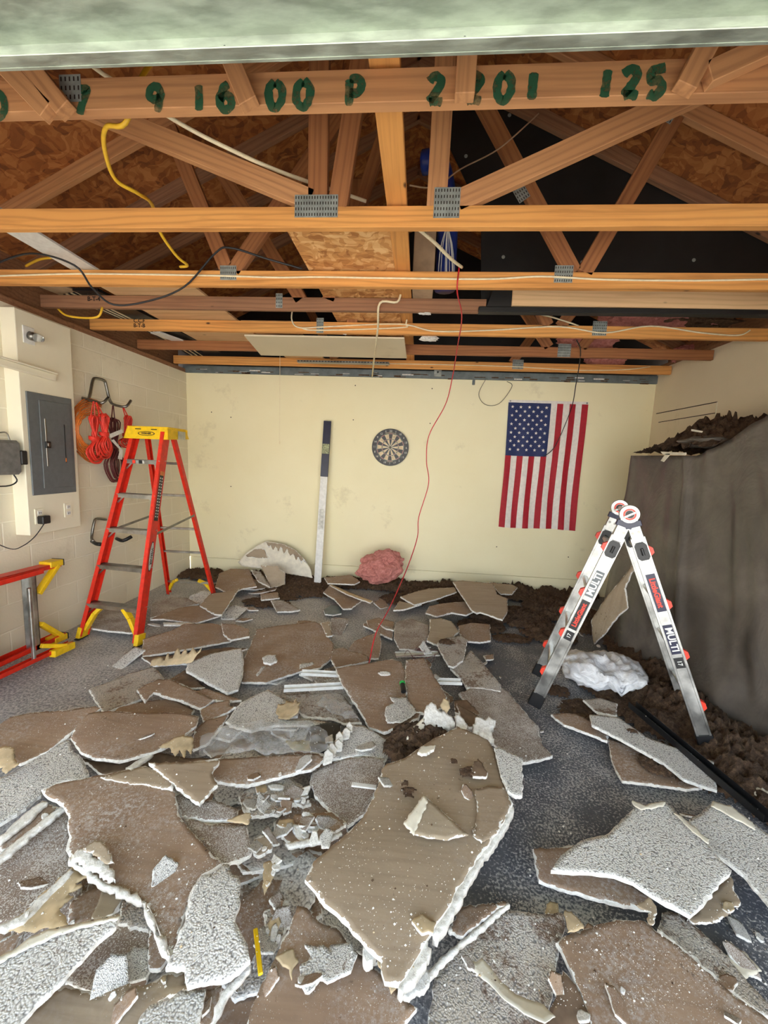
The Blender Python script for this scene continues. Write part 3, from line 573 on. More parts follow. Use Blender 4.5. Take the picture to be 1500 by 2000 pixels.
# cord bundles
def bundle(name, top, knot, bot, wdt, m, n, label, off, seed, r=.0066):
    """hank of cord: loops tied at the knot, fanning below and above"""
    rg = random.Random(seed); s = MB(); pts = []
    T, K, B = W(*top, off), W(*knot, off), W(*bot, off); w_ = wdt
    for i in range(n):
        k = (i+.5)/n*rg.uniform(.75, 1.05); o = Vector((rg.uniform(-.02, .03), 0, 0)); lo = B-Vector((0, 0, -(1-k)*.10))
        side = Vector((0, 1, 0))
        pts += [K+side*w_*.12*rg.uniform(-1, 1)+o, (K+lo)/2-side*w_*k+o, lo-side*w_*.55*k+Vector((0, 0, .015))+o, lo+o, lo+side*w_*.55*k+Vector((0, 0, .015))+o, (K+lo)/2+side*w_*k+o,
                K+side*w_*.15*rg.uniform(-1, 1)+o, T+side*w_*.35*rg.uniform(.3, 1)+o-Vector((0, 0, .02*rg.random())), T-side*w_*.35*rg.uniform(.3, 1)+o-Vector((0, 0, .02*rg.random()))]
    s.tube(pts, r, m, 5, smooth=4)
    for j in range(3): s.tube([K+Vector((math.sin(a)*.035, math.cos(a)*w_*.32, .01*j-.01+.004*math.sin(a*2))) for a in [q*math.pi/6 for q in range(12)]], r, m, 5, closed=True)
    return tag(s.build(name, smooth=True), label, 'extension cord')
s = MB(); rg = random.Random(3)
for i in range(9):
    c = W(182, 842, .05+.012*i); a_, b_ = .26-.012*i, .28-.018*i
    s.tube([c+Vector((rg.uniform(-.01, .01), a_*math.sin(q)*.92, b_*math.cos(q)-.0)) for q in [k*math.pi/14 for k in range(13, 31)]], .0065, CORD_O, 6)
tag(s.build('orange_extension_cord', smooth=True), 'orange extension cord coiled in a wide loop on the wall hook', 'extension cord')
bundle('red_extension_cord', (182, 815), (184, 856), (187, 908), .115, CORD_R, 12, 'bright red cord hank hanging leftmost on the hook', .20, 1)
bundle('red_extension_cord', (201, 812), (203, 848), (207, 897), .105, CORD_R, 12, 'bright red cord hank hanging in front, right of the leftmost one', .23, 2)
bundle('red_extension_cord', (250, 815), (248, 850), (247, 878), .10, CORD_R, 9, 'red cord hank hanging from the right hook arm behind the ladder top', .14, 5)
bundle('dark_red_extension_cord', (222, 822), (225, 872), (230, 945), .17, CORD_D, 11, 'dark red cord with loose drooping loops under the red hanks', .08, 4, .006)
for a, b in (((182, 815), (184, 786)), ((201, 812), (190, 788)), ((250, 815), (240, 793)), ((222, 822), (221, 793))):
    pass
hk = [x for x in COL.objects if x.name.startswith(('red_ext', 'dark_red_ext'))]
for o, (a, b, off) in zip(hk, [((240, 792), (250, 818), .14)]): pass
for i, (nm, a, b, off) in enumerate((('red_extension_cord', (183, 784), (182, 818), .2), ('red_extension_cord.001', (188, 786), (201, 815), .22), ('red_extension_cord.002', (240, 794), (250, 818), .14), ('dark_red_extension_cord', (221, 792), (222, 824), .1))):
    o = bpy.data.objects[nm]; s = MB(); m_ = CORD_D if 'dark' in nm else CORD_R
    for k in (-.02, .012): s.tube([W(*b, off)+Vector((0, k*1.5, 0)), W(*a, off)+Vector((0, k*.2, 0))], .005, m_, 5)
    s.build('hanging_strand', o)
s = MB()
for q in ([(213, 848), (238, 838), (240, 845), (216, 856)],): s.prism([W(x, y, .26) for x, y in q], (.002, 0, 0), WHITEP)
s.build('paper_tag', bpy.data.objects['dark_red_extension_cord']); s = MB()
for q in ([(216, 860), (222, 858), (240, 880), (234, 878)], [(234, 878), (240, 880), (238, 898), (230, 896)]): s.prism([W(x, y, .25) for x, y in q], (.002, 0, 0), WHITEP)
s.build('paper_tag', bpy.data.objects['dark_red_extension_cord'])
# ------------------------------------------------------------------ back wall items
dc = Vector((-.336, YB, 1.732)); t = thing('dartboard', 'round black and cream dartboard hanging on the back wall', 'dartboard', dc)
s = MB(); s.disc(dc, (0, -1, 0), 0, .2255, BLK, n=64, th=.035); s.build('board', t)
fr = dc+Vector((0, -.0355, 0)); s = MB()
for i in range(20):
    a0 = math.radians(-9+18*i); a1 = a0+math.radians(18); m_ = BLK if i % 2 == 0 else DART_C; c2 = DART_R if i % 2 == 0 else DART_G
    for r0, r1, mm in ((.016, .097, m_), (.097, .105, c2), (.105, .160, m_), (.160, .168, c2)): s.disc(fr, (0, -1, 0), r0, r1, mm, a0, a1, 4, ref=(0, 0, 1))
s.disc(fr, (0, -1, 0), .0064, .016, DART_G, n=16); s.disc(fr, (0, -1, 0), 0, .0064, DART_R, n=12); s.build('scoring_face', t)
s = MB()
for r in (.016, .097, .105, .160, .168): s.disc(fr+Vector((0, -.001, 0)), (0, -1, 0), r-.0006, r+.0006, STEEL, n=48)
for i in range(20):
    a = math.radians(9+18*i); dr = Vector((math.sin(a), 0, math.cos(a))); s.bar(fr+dr*.016+Vector((0, -.001, 0)), fr+dr*.17+Vector((0, -.001, 0)), .0012, .0012, STEEL)
s.build('wire_grid', t); s = MB()
for i, nn in enumerate('20 1 18 4 13 6 10 15 2 17 3 19 7 16 8 11 14 9 12 5'.split()):
    a = math.radians(18*i); p = fr+Vector((math.sin(a)*.197, -.001, math.cos(a)*.197)); s.text(nn, .034, Matrix.Translation(p) @ Matrix.Rotation(math.pi/2, 4, 'X'), LTGREY, .0003); s.build('number', t); s = MB()
s = MB()
for i in range(9):
    for base in (0, math.pi):
        a = base+math.radians(-20+5*i)
        if base and (i < 2 or i > 6): continue
        s.box(fr+Vector((math.sin(a)*.177, -.001, math.cos(a)*.177)), (.009, .001, .007), DART_C, Matrix.Rotation(a, 3, 'Y'))
s.build('printed_band', t)
# flag
fx, fz, fw_, fh = 1.0465, 2.332, .914, 1.524
t = thing('american_flag', 'American flag hung vertically on the back wall, stars at upper left', 'flag', (fx, YB, fz))
def fpt(u, v, o=0): # u 0..1 across, v 0..1 down
    x = fx+u*fw_+.012*math.sin(v*5+u*2)*v - .02*v*(u-.2); yy = YB-.014-o-.008*math.sin(u*26+1.3*math.sin(v*4))*(.35+v)-.004*noise.noise(Vector((u*9, v*14, 0)))
    return Vector((x, yy-.012*v, fz-.02-v*(fh-.03)-.006*math.sin(u*7)*v))
NU, NV = 13*6, 60; s = MB(); vs = [fpt(i/NU, j/NV) for j in range(NV+1) for i in range(NU+1)]
byc = {}
for j in range(NV):
    for i in range(NU):
        st = i//6; m_ = FLAG_B if (st < 7 and j < NV*.405) else (FLAG_R if st % 2 == 0 else FLAG_W); byc.setdefault(m_, []).append((j*(NU+1)+i, j*(NU+1)+i+1, (j+1)*(NU+1)+i+1, (j+1)*(NU+1)+i))
o0 = len(s.v); s.v += vs
for m_, fs in byc.items():
    k = s.mat(m_)
    for f in fs: s.f.append(f); s.mi.append(k)
s.build('cloth', t, True); s = MB()
for a in range(9):
    for b in range(11):
        if (a+b) % 2: continue
        u0, v0 = (a+1)/10*7/13, (b+1)/12*.40; c = []
        for k in range(10):
            r = .021 if k % 2 == 0 else .0085; an = k*math.pi/5; c.append(fpt(u0+math.sin(an)*r/fw_, v0-math.cos(an)*r/fh, .0025))
        s.add(c+[fpt(u0, v0, .003)], [(k, (k+1) % 10, 10) for k in range(10)], FLAG_W)
s.build('star_field', t)
s = MB(); s.prism([fpt(0, 0)+Vector((0, -.002, 0)), fpt(1, 0)+Vector((0, -.002, 0)), fpt(1, 0)+Vector((0, -.002, .03)), fpt(0, 0)+Vector((0, -.002, .03))], (0, .004, 0), FLAG_W); s.build('header_sleeve', t)
for u in (.02, .98): s = MB(); s.disc(fpt(u, 0)+Vector((0, -.006, .015)), (0, -1, 0), .003, .009, STEEL, n=14, th=.002); s.build('grommet', t)
# tall wrapped bar leaning on the back wall
A = Vector((-1.155, 4.80, .03)); B = Vector((-1.115, 4.985, 2.02)); t = thing('wrapped_level_bar', 'tall white bar with navy top wrapped in clear plastic, leaning on the back wall', 'bar', A)
D = B-A; s = MB(); s.bar(A, A+D*.66, .088, .022, WHITEP, Vector((0, 1, 0)), .002); s.build('silver_bar', t)
s = MB(); s.bar(A+D*.66, B, .092, .024, NAVY, Vector((0, 1, 0)), .002); s.build('navy_sleeve', t)
s = MB(); s.bar(A+D*.80, A+D*.86, .086, .026, plain('label_green', (176, 182, 140), .5, 0, .3, 60), Vector((0, 1, 0)), .001); s.build('printed_label', t)
s = MB(); s.bar(A+D*.335, A+D*.46, .06, .0245, LTGREY, Vector((0, 1, 0)), .001); s.build('pale_sticker', t)
# nail marks and small hardware on the back wall
s = MB()
for px, py in ((413, 805), (451, 815), (451, 950), (694, 753), (690, 820), (844, 759), (840, 827), (970, 1068), (1110, 1088)): s.disc(U(px, py, 'y', YB-.001), (0, -1, 0), 0, .007, INK, n=8, th=.0008)
tag(s.build('nail_holes'), 'small dark nail holes scattered over the cream back wall', 'nail hole', kind='stuff')
s = MB(); p = U(855, 729, 'y', YB-.02); s.box(p, (.09, .03, .08), PLATE, None, .003); s.disc(p+Vector((0, -.016, .01)), (0, -1, 0), 0, .012, BLK, n=10, th=.002); tag(s.build('metal_bracket'), 'small steel bracket at the top of the back wall', 'bracket')
s = MB(); s.box(U(925, 747, 'y', YB-.01), (.03, .02, .055), GRATE, None, .003); tag(s.build('small_clip'), 'small dark clip at the top of the back wall', 'clip')
# shallow outline of a covered opening on the right wall
s = MB(); q = lambda x, y: U(x, y, 'x', XR-.003)
a, b, c, d_ = q(1282, 808), q(1401, 785), q(1399, 812), q(1296, 819)
s.bar(a, b, .007, .006, INK, Vector((1, 0, 0))); s.bar(Vector((XR-.003, 4.9, 2.12)), Vector((XR-.003, 4.02, 2.12)), .006, .006, INK, Vector((1, 0, 0))); s.bar(b, b-Vector((0, 0, .16)), .006, .006, WHITE, Vector((1, 0, 0)))
struct(s.build('trim_7'))
# ------------------------------------------------------------------ plastic-covered shelving along the right wall
def tpt(u, v):
    """u along the wall from far (0) to near (1), v from floor (0) to top (1)"""
    B = [Vector((1.84, 4.00, .02)), Vector((1.80, 3.45, .03)), Vector((1.93, 3.02, .03)), Vector((1.99, 2.55, .03)), Vector((2.05, 2.15, .03)), Vector((2.10, 1.5, .03)), Vector((2.12, .6, .03))]
    T = [Vector((2.0, 4.0, 1.706)), Vector((2.0, 3.55, 1.70)), Vector((2.0, 3.12, 1.69)), Vector((2.0, 2.84, 1.79)), Vector((2.0, 2.556, 1.917)), Vector((2.02, 1.9, 2.13)), Vector((2.05, .9, 2.3))]
    k = u*6; i = min(5, int(k)); f = k-i; f2 = f
    a = B[i].lerp(B[i+1], f2); b = T[i].lerp(T[i+1], f2); p = a.lerp(b, v)
    sag = -.10*math.sin(math.pi*v)*(.4+.6*math.sin(u*9+.5)**2)
    p.x += -sag*.55+.028*noise.noise(Vector((u*9+v*2.5, v*1.6-u*2, 0)))+.012*noise.noise(Vector((u*24, v*5, 3)))
    p.x += .035*math.exp(-((u-.36+.06*v)/.012)**2)*-1
    return p
s = MB(); NU, NV = 110, 50
s.add([tpt(i/NU, j/NV) for j in range(NV+1) for i in range(NU+1)], [(j*(NU+1)+i, j*(NU+1)+i+1, (j+1)*(NU+1)+i+1, (j+1)*(NU+1)+i) for j in range(NV) for i in range(NU)], TARP)
s.add([tpt(i/NU, 1) for i in range(NU+1)]+[Vector((XR-.01, tpt(i/NU, 1).y, tpt(i/NU, 1).z+.02)) for i in range(NU+1)], [(i, i+1, NU+2+i, NU+1+i) for i in range(NU)], TARP)
s.add([tpt(0, j/NV) for j in range(NV+1)]+[Vector((XR-.01, 4.0, tpt(0, j/NV).z)) for j in range(NV+1)], [(j, j+1, NV+2+j, NV+1+j) for j in range(NV)], TARP)
tarp = tag(s.build('plastic_sheeting', smooth=True), 'big grey dusty plastic sheet draped over the stuff along the right wall', 'plastic sheeting')
tm = tarp.modifiers.new('thick', 'SOLIDIFY'); tm.thickness = .002
def field(name, fn, x0, x1, y0, y1, st, m, label, cat, thr=.012, parent=None, n1=16, n2=55, a1=.5, a2=.25):
    nx, ny = int((x1-x0)/st), int((y1-y0)/st); vs = []; idx = {}; H = {}
    for j in range(ny+1):
        for i in range(nx+1):
            x, y = x0+i*st, y0+j*st; h, base = fn(x, y)
            if h > 0:
                q = Vector((x*n1, y*n1, .3)); k = 1-abs(noise.noise(q))*2*a1+noise.noise(Vector((x*n2, y*n2, 2)))*a2*1.4+.5*a1*noise.noise(Vector((x*5, y*5, 1)))
                hh = h*k+min(h, .05)*.4*noise.noise(Vector((x*n2*1.7, y*n2*1.7, 5)))
            else: hh = -1
            H[i, j] = (x+.35*st*noise.noise(Vector((x*70, y*70, 9))), y, base+hh, hh)
    s = MB(); fs = []
    for j in range(ny):
        for i in range(nx):
            c = [(i, j), (i+1, j), (i+1, j+1), (i, j+1)]
            if sum(H[k][3] > thr for k in c) < 3: continue
            f = []
            for k in c:
                if k not in idx: idx[k] = len(vs); h = H[k]; vs.append((h[0], h[1], h[2] if h[3] > thr else h[2]-max(h[3], 0)-(0 if h[3] > 0 else -1-h[3]) if False else max(h[2], (fn(h[0], h[1])[1]))))
                f.append(idx[k])
            fs.append(tuple(f))
    s.add(vs, fs, m); o = s.build(name, parent); o.data.polygons.foreach_set('use_smooth', [True]*len(o.data.polygons))
    if parent is None: tag(o, label, cat, kind='stuff')
    return o
# heap on top of the sheet
def toph(x, y):
    u0 = 1.70 if y > 3.0 else 1.70+(3.0-y)*.45
    d = ((x-2.38)/.42)**2*.9; base = u0+.02
    f = max(0, 1-abs((y-3.42)/.62)**2.4)
    h = (.30*math.exp(-((x-2.45)/.34)**2)+.02)*f
    return (h if x > 1.99 and f > 0 else -1), base
field('insulation_heap', toph, 1.98, XR-.01, 2.5, 4.0, .014, BROWN, 'brown loose insulation heaped on top of the plastic sheet at the right wall', 'insulation', .004, None, 9, 28, .55, .2)
lump('black_film_scrap', (2.2, 3.25, 1.80), (.20, .22, .045), TARP, 'dark plastic scrap lying on the insulation heap on top of the sheet', 'plastic scrap', 31, .25, 4)
s = MB(); a = U(1300, 883, 'x', 2.0)+Vector((-.02, 0, .01))
for q in ([(1290, 882), (1340, 884), (1338, 889), (1295, 888)], [(1300, 886), (1310, 886), (1296, 902), (1290, 900)], [(1350, 838), (1372, 842), (1370, 845), (1350, 842)]): s.prism([U(x, y, 'x', 1.95) for x, y in q], (.004, 0, 0), CREAM)
tag(s.build('paper_scrap'), 'pale torn paper scraps on the edge of the plastic sheet', 'paper scrap', kind='stuff')
# ------------------------------------------------------------------ insulation on the floor
BL = []
def blob(px, py, rx, ry, h, z=.05): p = U(px, py, 'z', z); BL.append((p.x, p.y, rx, ry, h))
for i in range(24):
    x = XL+.1+i*.205; BL.append((x, 4.93-.03*math.sin(i), .22, .26, (.10 if x > -.6 else .07)+.02*math.sin(i*2.1)))
for a in ((1080, 1185, .34, .35, .13), (1010, 1150, .3, .3, .13), (1120, 1150, .3, .35, .15), (900, 1170, .28, .3, .07), (850, 1150, .3, .25, .08), (1070, 1230, .28, .25, .08), (1150, 1210, .3, .35, .12), (560, 1150, .35, .3, .05), (520, 1170, .3, .18, .04), (450, 1140, .26, .16, .05), (620, 1150, .3, .2, .06), (690, 1135, .3, .2, .06), (790, 1165, .3, .22, .06), (960, 1190, .3, .3, .08), (1000, 1240, .2, .12, .04), (940, 1215, .25, .2, .05), (350, 1110, .3, .3, .07), (420, 1110, .2, .25, .08), (1020, 1200, .3, .3, .09),
          (1250, 1270, .26, .4, .15), (1300, 1310, .24, .34, .16), (1300, 1360, .24, .25, .14), (1350, 1390, .22, .3, .16), (1400, 1430, .22, .25, .15), (1440, 1470, .22, .26, .15), (1470, 1520, .18, .22, .13), (1500, 1480, .2, .25, .16), (1530, 1560, .2, .3, .13), (1210, 1370, .16, .14, .05), (1150, 1380, .2, .16, .04), (1280, 1400, .2, .15, .10), (1380, 1480, .15, .12, .07), (1180, 1330, .2, .2, .06), (1090, 1340, .12, .1, .03), (1400, 1520, .12, .09, .05), (1340, 1440, .16, .1, .06),
          (1600, 1500, .35, .8, .16)): blob(*a)
def floorh(x, y):
    h = -1
    for bx, by, rx, ry, hh in BL:
        d = ((x-bx)/rx)**2+((y-by)/ry)**2
        if d < 1: h = max(h, hh*(1-d)**.55)
    return h, .0
field('loose_insulation', floorh, XL+.01, 2.66, 1.0, YB-.01, .0165, BROWN, 'brown blown-in insulation spread over the floor by the back and right walls', 'insulation', .012)
# ------------------------------------------------------------------ broken board
VW = {'L1': (0, 1050, 3), 'M1': (450, 1050, 2.727), 'R1': (950, 1100, 2.727), 'L2': (0, 1400, 3), 'M2': (400, 1350, 2.5), 'R2': (900, 1350, 2.5)}
def px(view, p): o = VW[view]; return o[0]+p[0]/o[2], o[1]+p[1]/o[2]
def inside(p, poly):
    c = False; n = len(poly); j = n-1
    for i in range(n):
        a, b = poly[i], poly[j]
        if (a[1] > p[1]) != (b[1] > p[1]) and p[0] < (b[0]-a[0])*(p[1]-a[1])/(b[1]-a[1]+1e-12)+a[0]: c = not c
        j = i
    return c
def edist(p, poly):
    m = 9; n = len(poly)
    for i in range(n):
        a, b = poly[i], poly[(i+1) % n]; dx, dy = b[0]-a[0], b[1]-a[1]; L = dx*dx+dy*dy
        t = max(0, min(1, ((p[0]-a[0])*dx+(p[1]-a[1])*dy)/(L+1e-12))); m = min(m, math.hypot(p[0]-a[0]-t*dx, p[1]-a[1]-t*dy))
    return m
NS = [0]
def sheet(world, fn, kind, name, th=.014, jag=.006, warp=.006, bevel=.010, curl=None, step=None):
    """solid irregular board: world = outline points; fn(x, y) = height of its top; returns object"""
    NS[0] += 1; sd = NS[0]*1.37; xy = [(p[0], p[1]) for p in world]
    A = sum(xy[i][0]*xy[(i+1) % len(xy)][1]-xy[(i+1) % len(xy)][0]*xy[i][1] for i in range(len(xy)))/2
    if A < 0: xy = xy[::-1]; A = -A
    per = sum(math.dist(xy[i], xy[(i+1) % len(xy)]) for i in range(len(xy)))
    es = min(.022, max(.006, per/90)); out = []
    for i in range(len(xy)):
        a, b = xy[i], xy[(i+1) % len(xy)]; L = math.dist(a, b); k = max(1, int(L/es)); nx_, ny_ = (b[1]-a[1])/(L+1e-9), -(b[0]-a[0])/(L+1e-9)
        for j in range(k):
            t = j/k; x, y = a[0]+(b[0]-a[0])*t, a[1]+(b[1]-a[1])*t
            g = (noise.noise(Vector((x*38, y*38, sd)))+.7*noise.noise(Vector((x*110, y*110, sd))))*jag*(1 if j else .3)
            out.append((x+nx_*g, y+ny_*g))
    cx = sum(p[0] for p in out)/len(out); cy_ = sum(p[1] for p in out)/len(out)
    st = step or max(.012, min(.05, math.sqrt(A)/11)); pts = list(out); n = len(out)
    x0, x1, y0, y1 = min(p[0] for p in out), max(p[0] for p in out), min(p[1] for p in out), max(p[1] for p in out)
    ins = min(.016, math.sqrt(A)/8)
    for i in range(0, n):
        a, b, c = out[i-1], out[i], out[(i+1) % n]; dx, dy = c[0]-a[0], c[1]-a[1]; L = math.hypot(dx, dy)+1e-9
        q = (b[0]-dy/L*ins, b[1]+dx/L*ins)
        if inside(q, out) and edist(q, out) > ins*.7: pts.append(q)
    y = y0+st/2; r = 0
    while y < y1:
        x = x0+st/2+(st/2 if r % 2 else 0)
        while x < x1:
            q = (x+random.uniform(-.2, .2)*st, y+random.uniform(-.2, .2)*st)
            if inside(q, out) and edist(q, out) > ins*1.6: pts.append(q)
            x += st
        y += st*.87; r += 1
    V, E, Fc, *_ = delaunay_2d_cdt([Vector(p) for p in pts], [(i, (i+1) % n) for i in range(n)], [], 1, 1e-6)
    m = TOP[kind]; mi_b = KRAFT if kind != 'kraft' else KRAFT
    if kind in ('paper', 'khaki', 'dusty'): mi_b = TOP['tex']
    thin = th < .006; s = MB(); ed = []
    # boundary order from the triangulation
    from collections import Counter
    cnt = Counter(); 
    for f in Fc:
        for k in range(3): cnt[frozenset((f[k], f[(k+1) % 3]))] += 1
    def Z(x, y):
        z = fn(x, y)+warp*(noise.noise(Vector((x*2.6, y*2.6, sd)))*1.6+.5*noise.noise(Vector((x*7, y*7, sd))))
        if curl: z += curl(x, y)
        return z
    top = [Vector((v.x, v.y, Z(v.x, v.y))) for v in V]; bd = set()
    for e, c in cnt.items():
        if c == 1: bd |= set(e)
    s.add(top, [tuple(f) for f in Fc], m); ed = [0 if i in bd else edist((v.x, v.y), out) for i, v in enumerate(V)]
    side = m if thin else GYP
    mid, bot = {}, {}
    for i in bd:
        v = V[i]; d = Vector((v.x-cx, v.y-cy_, 0))
        # outward normal from neighbouring boundary
        k = bevel*max(0, -.12+noise.noise(Vector((v.x*9, v.y*9, sd+4)))*1.5+.4*noise.noise(Vector((v.x*60, v.y*60, sd)))) if not thin else 0
        d.normalize(); t = top[i]
        mid[i] = len(s.v); s.v.append(t+d*k*.8+Vector((0, 0, -th*(.35+.25*noise.noise(Vector((v.x*50, v.y*50, 1))))))); ed.append(0)
        bot[i] = len(s.v); s.v.append(t+d*k*.5+Vector((0, 0, -th))); ed.append(0)
    km = s.mat(side); kb = s.mat(mi_b)
    for f in Fc:
        for k in range(3):
            a, b = f[k], f[(k+1) % 3]
            if cnt[frozenset((a, b))] == 1:
                s.f += [(b, a, mid[a], mid[b]), (mid[b], mid[a], bot[a], bot[b])]; s.mi += [km, km]
    bi = {}
    for i in range(len(V)):
        if i in bot: bi[i] = bot[i]
        else: bi[i] = len(s.v); s.v.append(top[i]-Vector((0, 0, th))); ed.append(1)
    for f in Fc: s.f.append(tuple(bi[k] for k in f[::-1])); s.mi.append(kb)
    org = Vector((cx, cy_, fn(cx, cy_)))
    me = bpy.data.meshes.new(name); me.from_pydata([v-org for v in s.v], [], s.f)
    for q in s.mats: me.materials.append(q)
    me.polygons.foreach_set('material_index', s.mi); me.polygons.foreach_set('use_smooth', [k == 0 for k in s.mi])
    at = me.attributes.new('ed', 'FLOAT', 'POINT'); at.data.foreach_set('value', [float(k) for k in ed])
    me.update(); o = bpy.data.objects.new(name, me); COL.objects.link(o); o.location = org
    return o
def slab(view, kind, z, tilt, pts, label, name='broken_drywall', cat='drywall piece', parent=None, **kw):
    gx, gy = tilt; pp = [px(view, p) for p in pts]
    mx, my = sum(p[0] for p in pp)/len(pp), sum(p[1] for p in pp)/len(pp); c = U(mx, my, 'z', z)
    wp = []
    for x, y in pp:
        d = ray(x, y)  # plane z = z0+gx*(X-cx)+gy*(Y-cy)
        t = (z-gx*c.x-gy*c.y-CAM.z)/(d.z-gx*d.x-gy*d.y); wp.append(CAM+d*t)
    fn = lambda x, y: z+gx*(x-c.x)+gy*(y-c.y)
    cu = kw.pop('curl', None)
    if cu:
        (ax, ay), k0, pw = cu; L = math.hypot(ax, ay); ax, ay = ax/L, ay/L; mn = min((p.x-c.x)*ax+(p.y-c.y)*ay for p in wp); mxx = max((p.x-c.x)*ax+(p.y-c.y)*ay for p in wp)
        kw['curl'] = lambda x, y: k0*max(0, (((x-c.x)*ax+(y-c.y)*ay)-mn)/(mxx-mn))**pw
    o = sheet(wp, fn, kind, name, **kw)
    if parent is not None: o.location = o.location-world_loc(parent); o.parent = parent
    else: tag(o, label, cat)
    return o
S = slab
# --- rear rows
S('M1', 'paper', .10, (0, .1), [(0, 165), (100, 170), (140, 260), (60, 275), (0, 300), (-80, 260), (-60, 190)], 'brown board piece left of the half-round board by the back wall')
S('M1', 'texdirt', .14, (.1, .3), [(110, 172), (160, 182), (212, 262), (150, 232)], 'small speckled piece in front of the half-round board')
S('M1', 'paper', .13, (0, .1), [(500, 212), (640, 198), (690, 235), (660, 250), (520, 242)], 'flat tan board under the pink insulation lump')
S('M1', 'paper', .08, (0, 0), [(495, 290), (530, 252), (620, 300), (705, 332), (645, 375), (600, 378), (550, 325)], 'triangular brown board in front of the pink insulation lump')
S('M1', 'tan', .12, (0, .05), [(528, 250), (545, 250), (757, 340), (745, 350), (620, 300)], 'narrow tan edge strip lying in front of the pink insulation lump', 'drywall_strip', 'drywall strip', th=.012)
s_ = S('M1', 'paper', .03, (0, 0), [(495, 385), (540, 360), (598, 372), (590, 405), (545, 412), (505, 408)], 'dark grey slate-like scrap on the floor below the wrapped bar', 'grey_scrap', 'scrap'); s_.data.materials[0] = GRATE
S('M1', 'dusty', .04, (0, .1), [(215, 335), (275, 332), (372, 385), (330, 395), (248, 398)], 'small brown triangle with white edge beneath the half-round board')
S('M1', 'paper', .06, (0, .1), [(160, 300), (250, 290), (262, 322), (165, 332)], 'small brown scrap just left of the white-edged triangle')
S('M1', 'khaki', .12, (0, .12), [(905, 312), (1060, 270), (1190, 262), (1205, 285), (1090, 330), (980, 358)], 'tan board wedge in the rear row right of the red wire')
S('M1', 'khaki', .08, (0, .05), [(868, 385), (900, 335), (975, 355), (1020, 352), (930, 380)], 'thin tan sliver under the tan wedge in the rear row')
S('M1', 'paper', .10, (0, .05), [(1040, 400), (1060, 365), (1130, 352), (1250, 338), (1300, 392), (1255, 412), (1180, 400), (1100, 418)], 'torn brown board beneath the big rear brown sheet')
S('M1', 'paper', .06, (0, .02), [(1215, 470), (1290, 455), (1382, 462), (1385, 550), (1330, 558), (1268, 552), (1225, 520)], 'square brown board piece below the big rear sheet')
S('M1', 'khaki', .19, (.05, .22), [(1185, 235), (1240, 230), (1400, 245), (1420, 300), (1477, 322), (1475, 395), (1450, 437), (1330, 395), (1312, 402), (1285, 385), (1240, 320)], 'big tan sheet propped on the rear heap, white left edge', bevel=.014)
S('M1', 'khaki', .17, (0, .2), [(1380, 240), (1500, 248), (1530, 262), (1500, 300), (1440, 300)], 'thin tan piece lying behind the big propped tan sheet')
S('M1', 'paper', .04, (0, 0), [(725, 440), (790, 425), (872, 450), (862, 540), (780, 500), (735, 472)], 'dusty brown board where the red wire crosses, rear one')
S('M1', 'dusty', .06, (0, .02), [(870, 540), (880, 450), (960, 430), (1060, 468), (1058, 530), (985, 600), (900, 592)], 'dusty brown board right of the red wire, cable ends below')
S('M1', 'paper', .06, (.0, .05), [(625, 600), (660, 552), (735, 520), (795, 500), (803, 560), (790, 640), (740, 642)], 'brown board under the red wire left side')
S('M1', 'paper', .07, (.0, .0), [(550, 590), (600, 582), (640, 602), (720, 622), (748, 652), (660, 672), (560, 692), (535, 650)], 'brown slab with curled lower edge left of the red wire')
BIGR = S('M1', 'paper', .05, (0, .02), [(98, 592), (140, 490), (250, 470), (350, 460), (450, 450), (490, 470), (520, 520), (550, 570), (545, 640), (480, 690), (380, 710), (290, 740), (190, 778), (60, 770), (50, 690)], 'wide brown sheet in the middle distance, pale crumbs on it')
S('M1', 'khaki', .075, (0, .1), [(480, 455), (530, 447), (543, 522), (515, 525)], 'narrow tan upright flap at the right corner of the wide brown sheet', th=.01)
S('M1', 'tex', .11, (0, .1), [(170, 640), (200, 625), (240, 625), (248, 655), (215, 672), (180, 665)], 'small white board scrap sitting on the wide brown sheet')
S('M1', 'khaki', .10, (0, .1), [(1062, 435), (1120, 432), (1180, 450), (1215, 500), (1170, 540), (1110, 575), (1045, 550), (1062, 500)], 'smooth pale tan piece with torn top above the speckled wedge')
S('M1', 'texdirt', .11, (-.1, .05), [(1100, 565), (1150, 530), (1225, 522), (1262, 545), (1240, 650), (1190, 690), (1160, 680), (1120, 610)], 'speckled wedge piece with insulation dirt on it')
S('M1', 'texdirt', .07, (0, 0), [(1240, 650), (1280, 600), (1335, 660), (1400, 740), (1443, 785), (1440, 822), (1350, 805), (1258, 800), (1230, 750), (1170, 700)], 'dirty textured piece down right of the speckled wedge')
# left middle distance
S('L1', 'dusty', .05, (0, 0), [(540, 450), (610, 408), (720, 418), (830, 400), (835, 540), (760, 560), (700, 552), (535, 532)], 'dusty board between the front feet of the standing ladder')
S('L1', 'dusty', .04, (0, 0), [(880, 470), (890, 390), (1000, 350), (1090, 352), (1165, 385), (1080, 400), (980, 440)], 'brown board behind the right front foot of the standing ladder')
S('L1', 'paper', .05, (0, 0), [(880, 480), (1000, 425), (1075, 402), (1165, 398), (1292, 458), (1150, 500), (960, 475)], 'brown board with white front edge between both pairs of ladder feet')
S('L1', 'khaki', .10, (.1, .1), [(1170, 395), (1230, 330), (1370, 310), (1402, 298), (1345, 380), (1300, 457), (1260, 450)], 'lighter raised board just beside the rear ladder foot')
S('L1', 'gyp', .06, (0, 0), [(955, 498), (1140, 494), (1135, 510), (960, 513)], 'white gypsum strip in front of the rear ladder feet', 'drywall_strip', 'drywall strip')
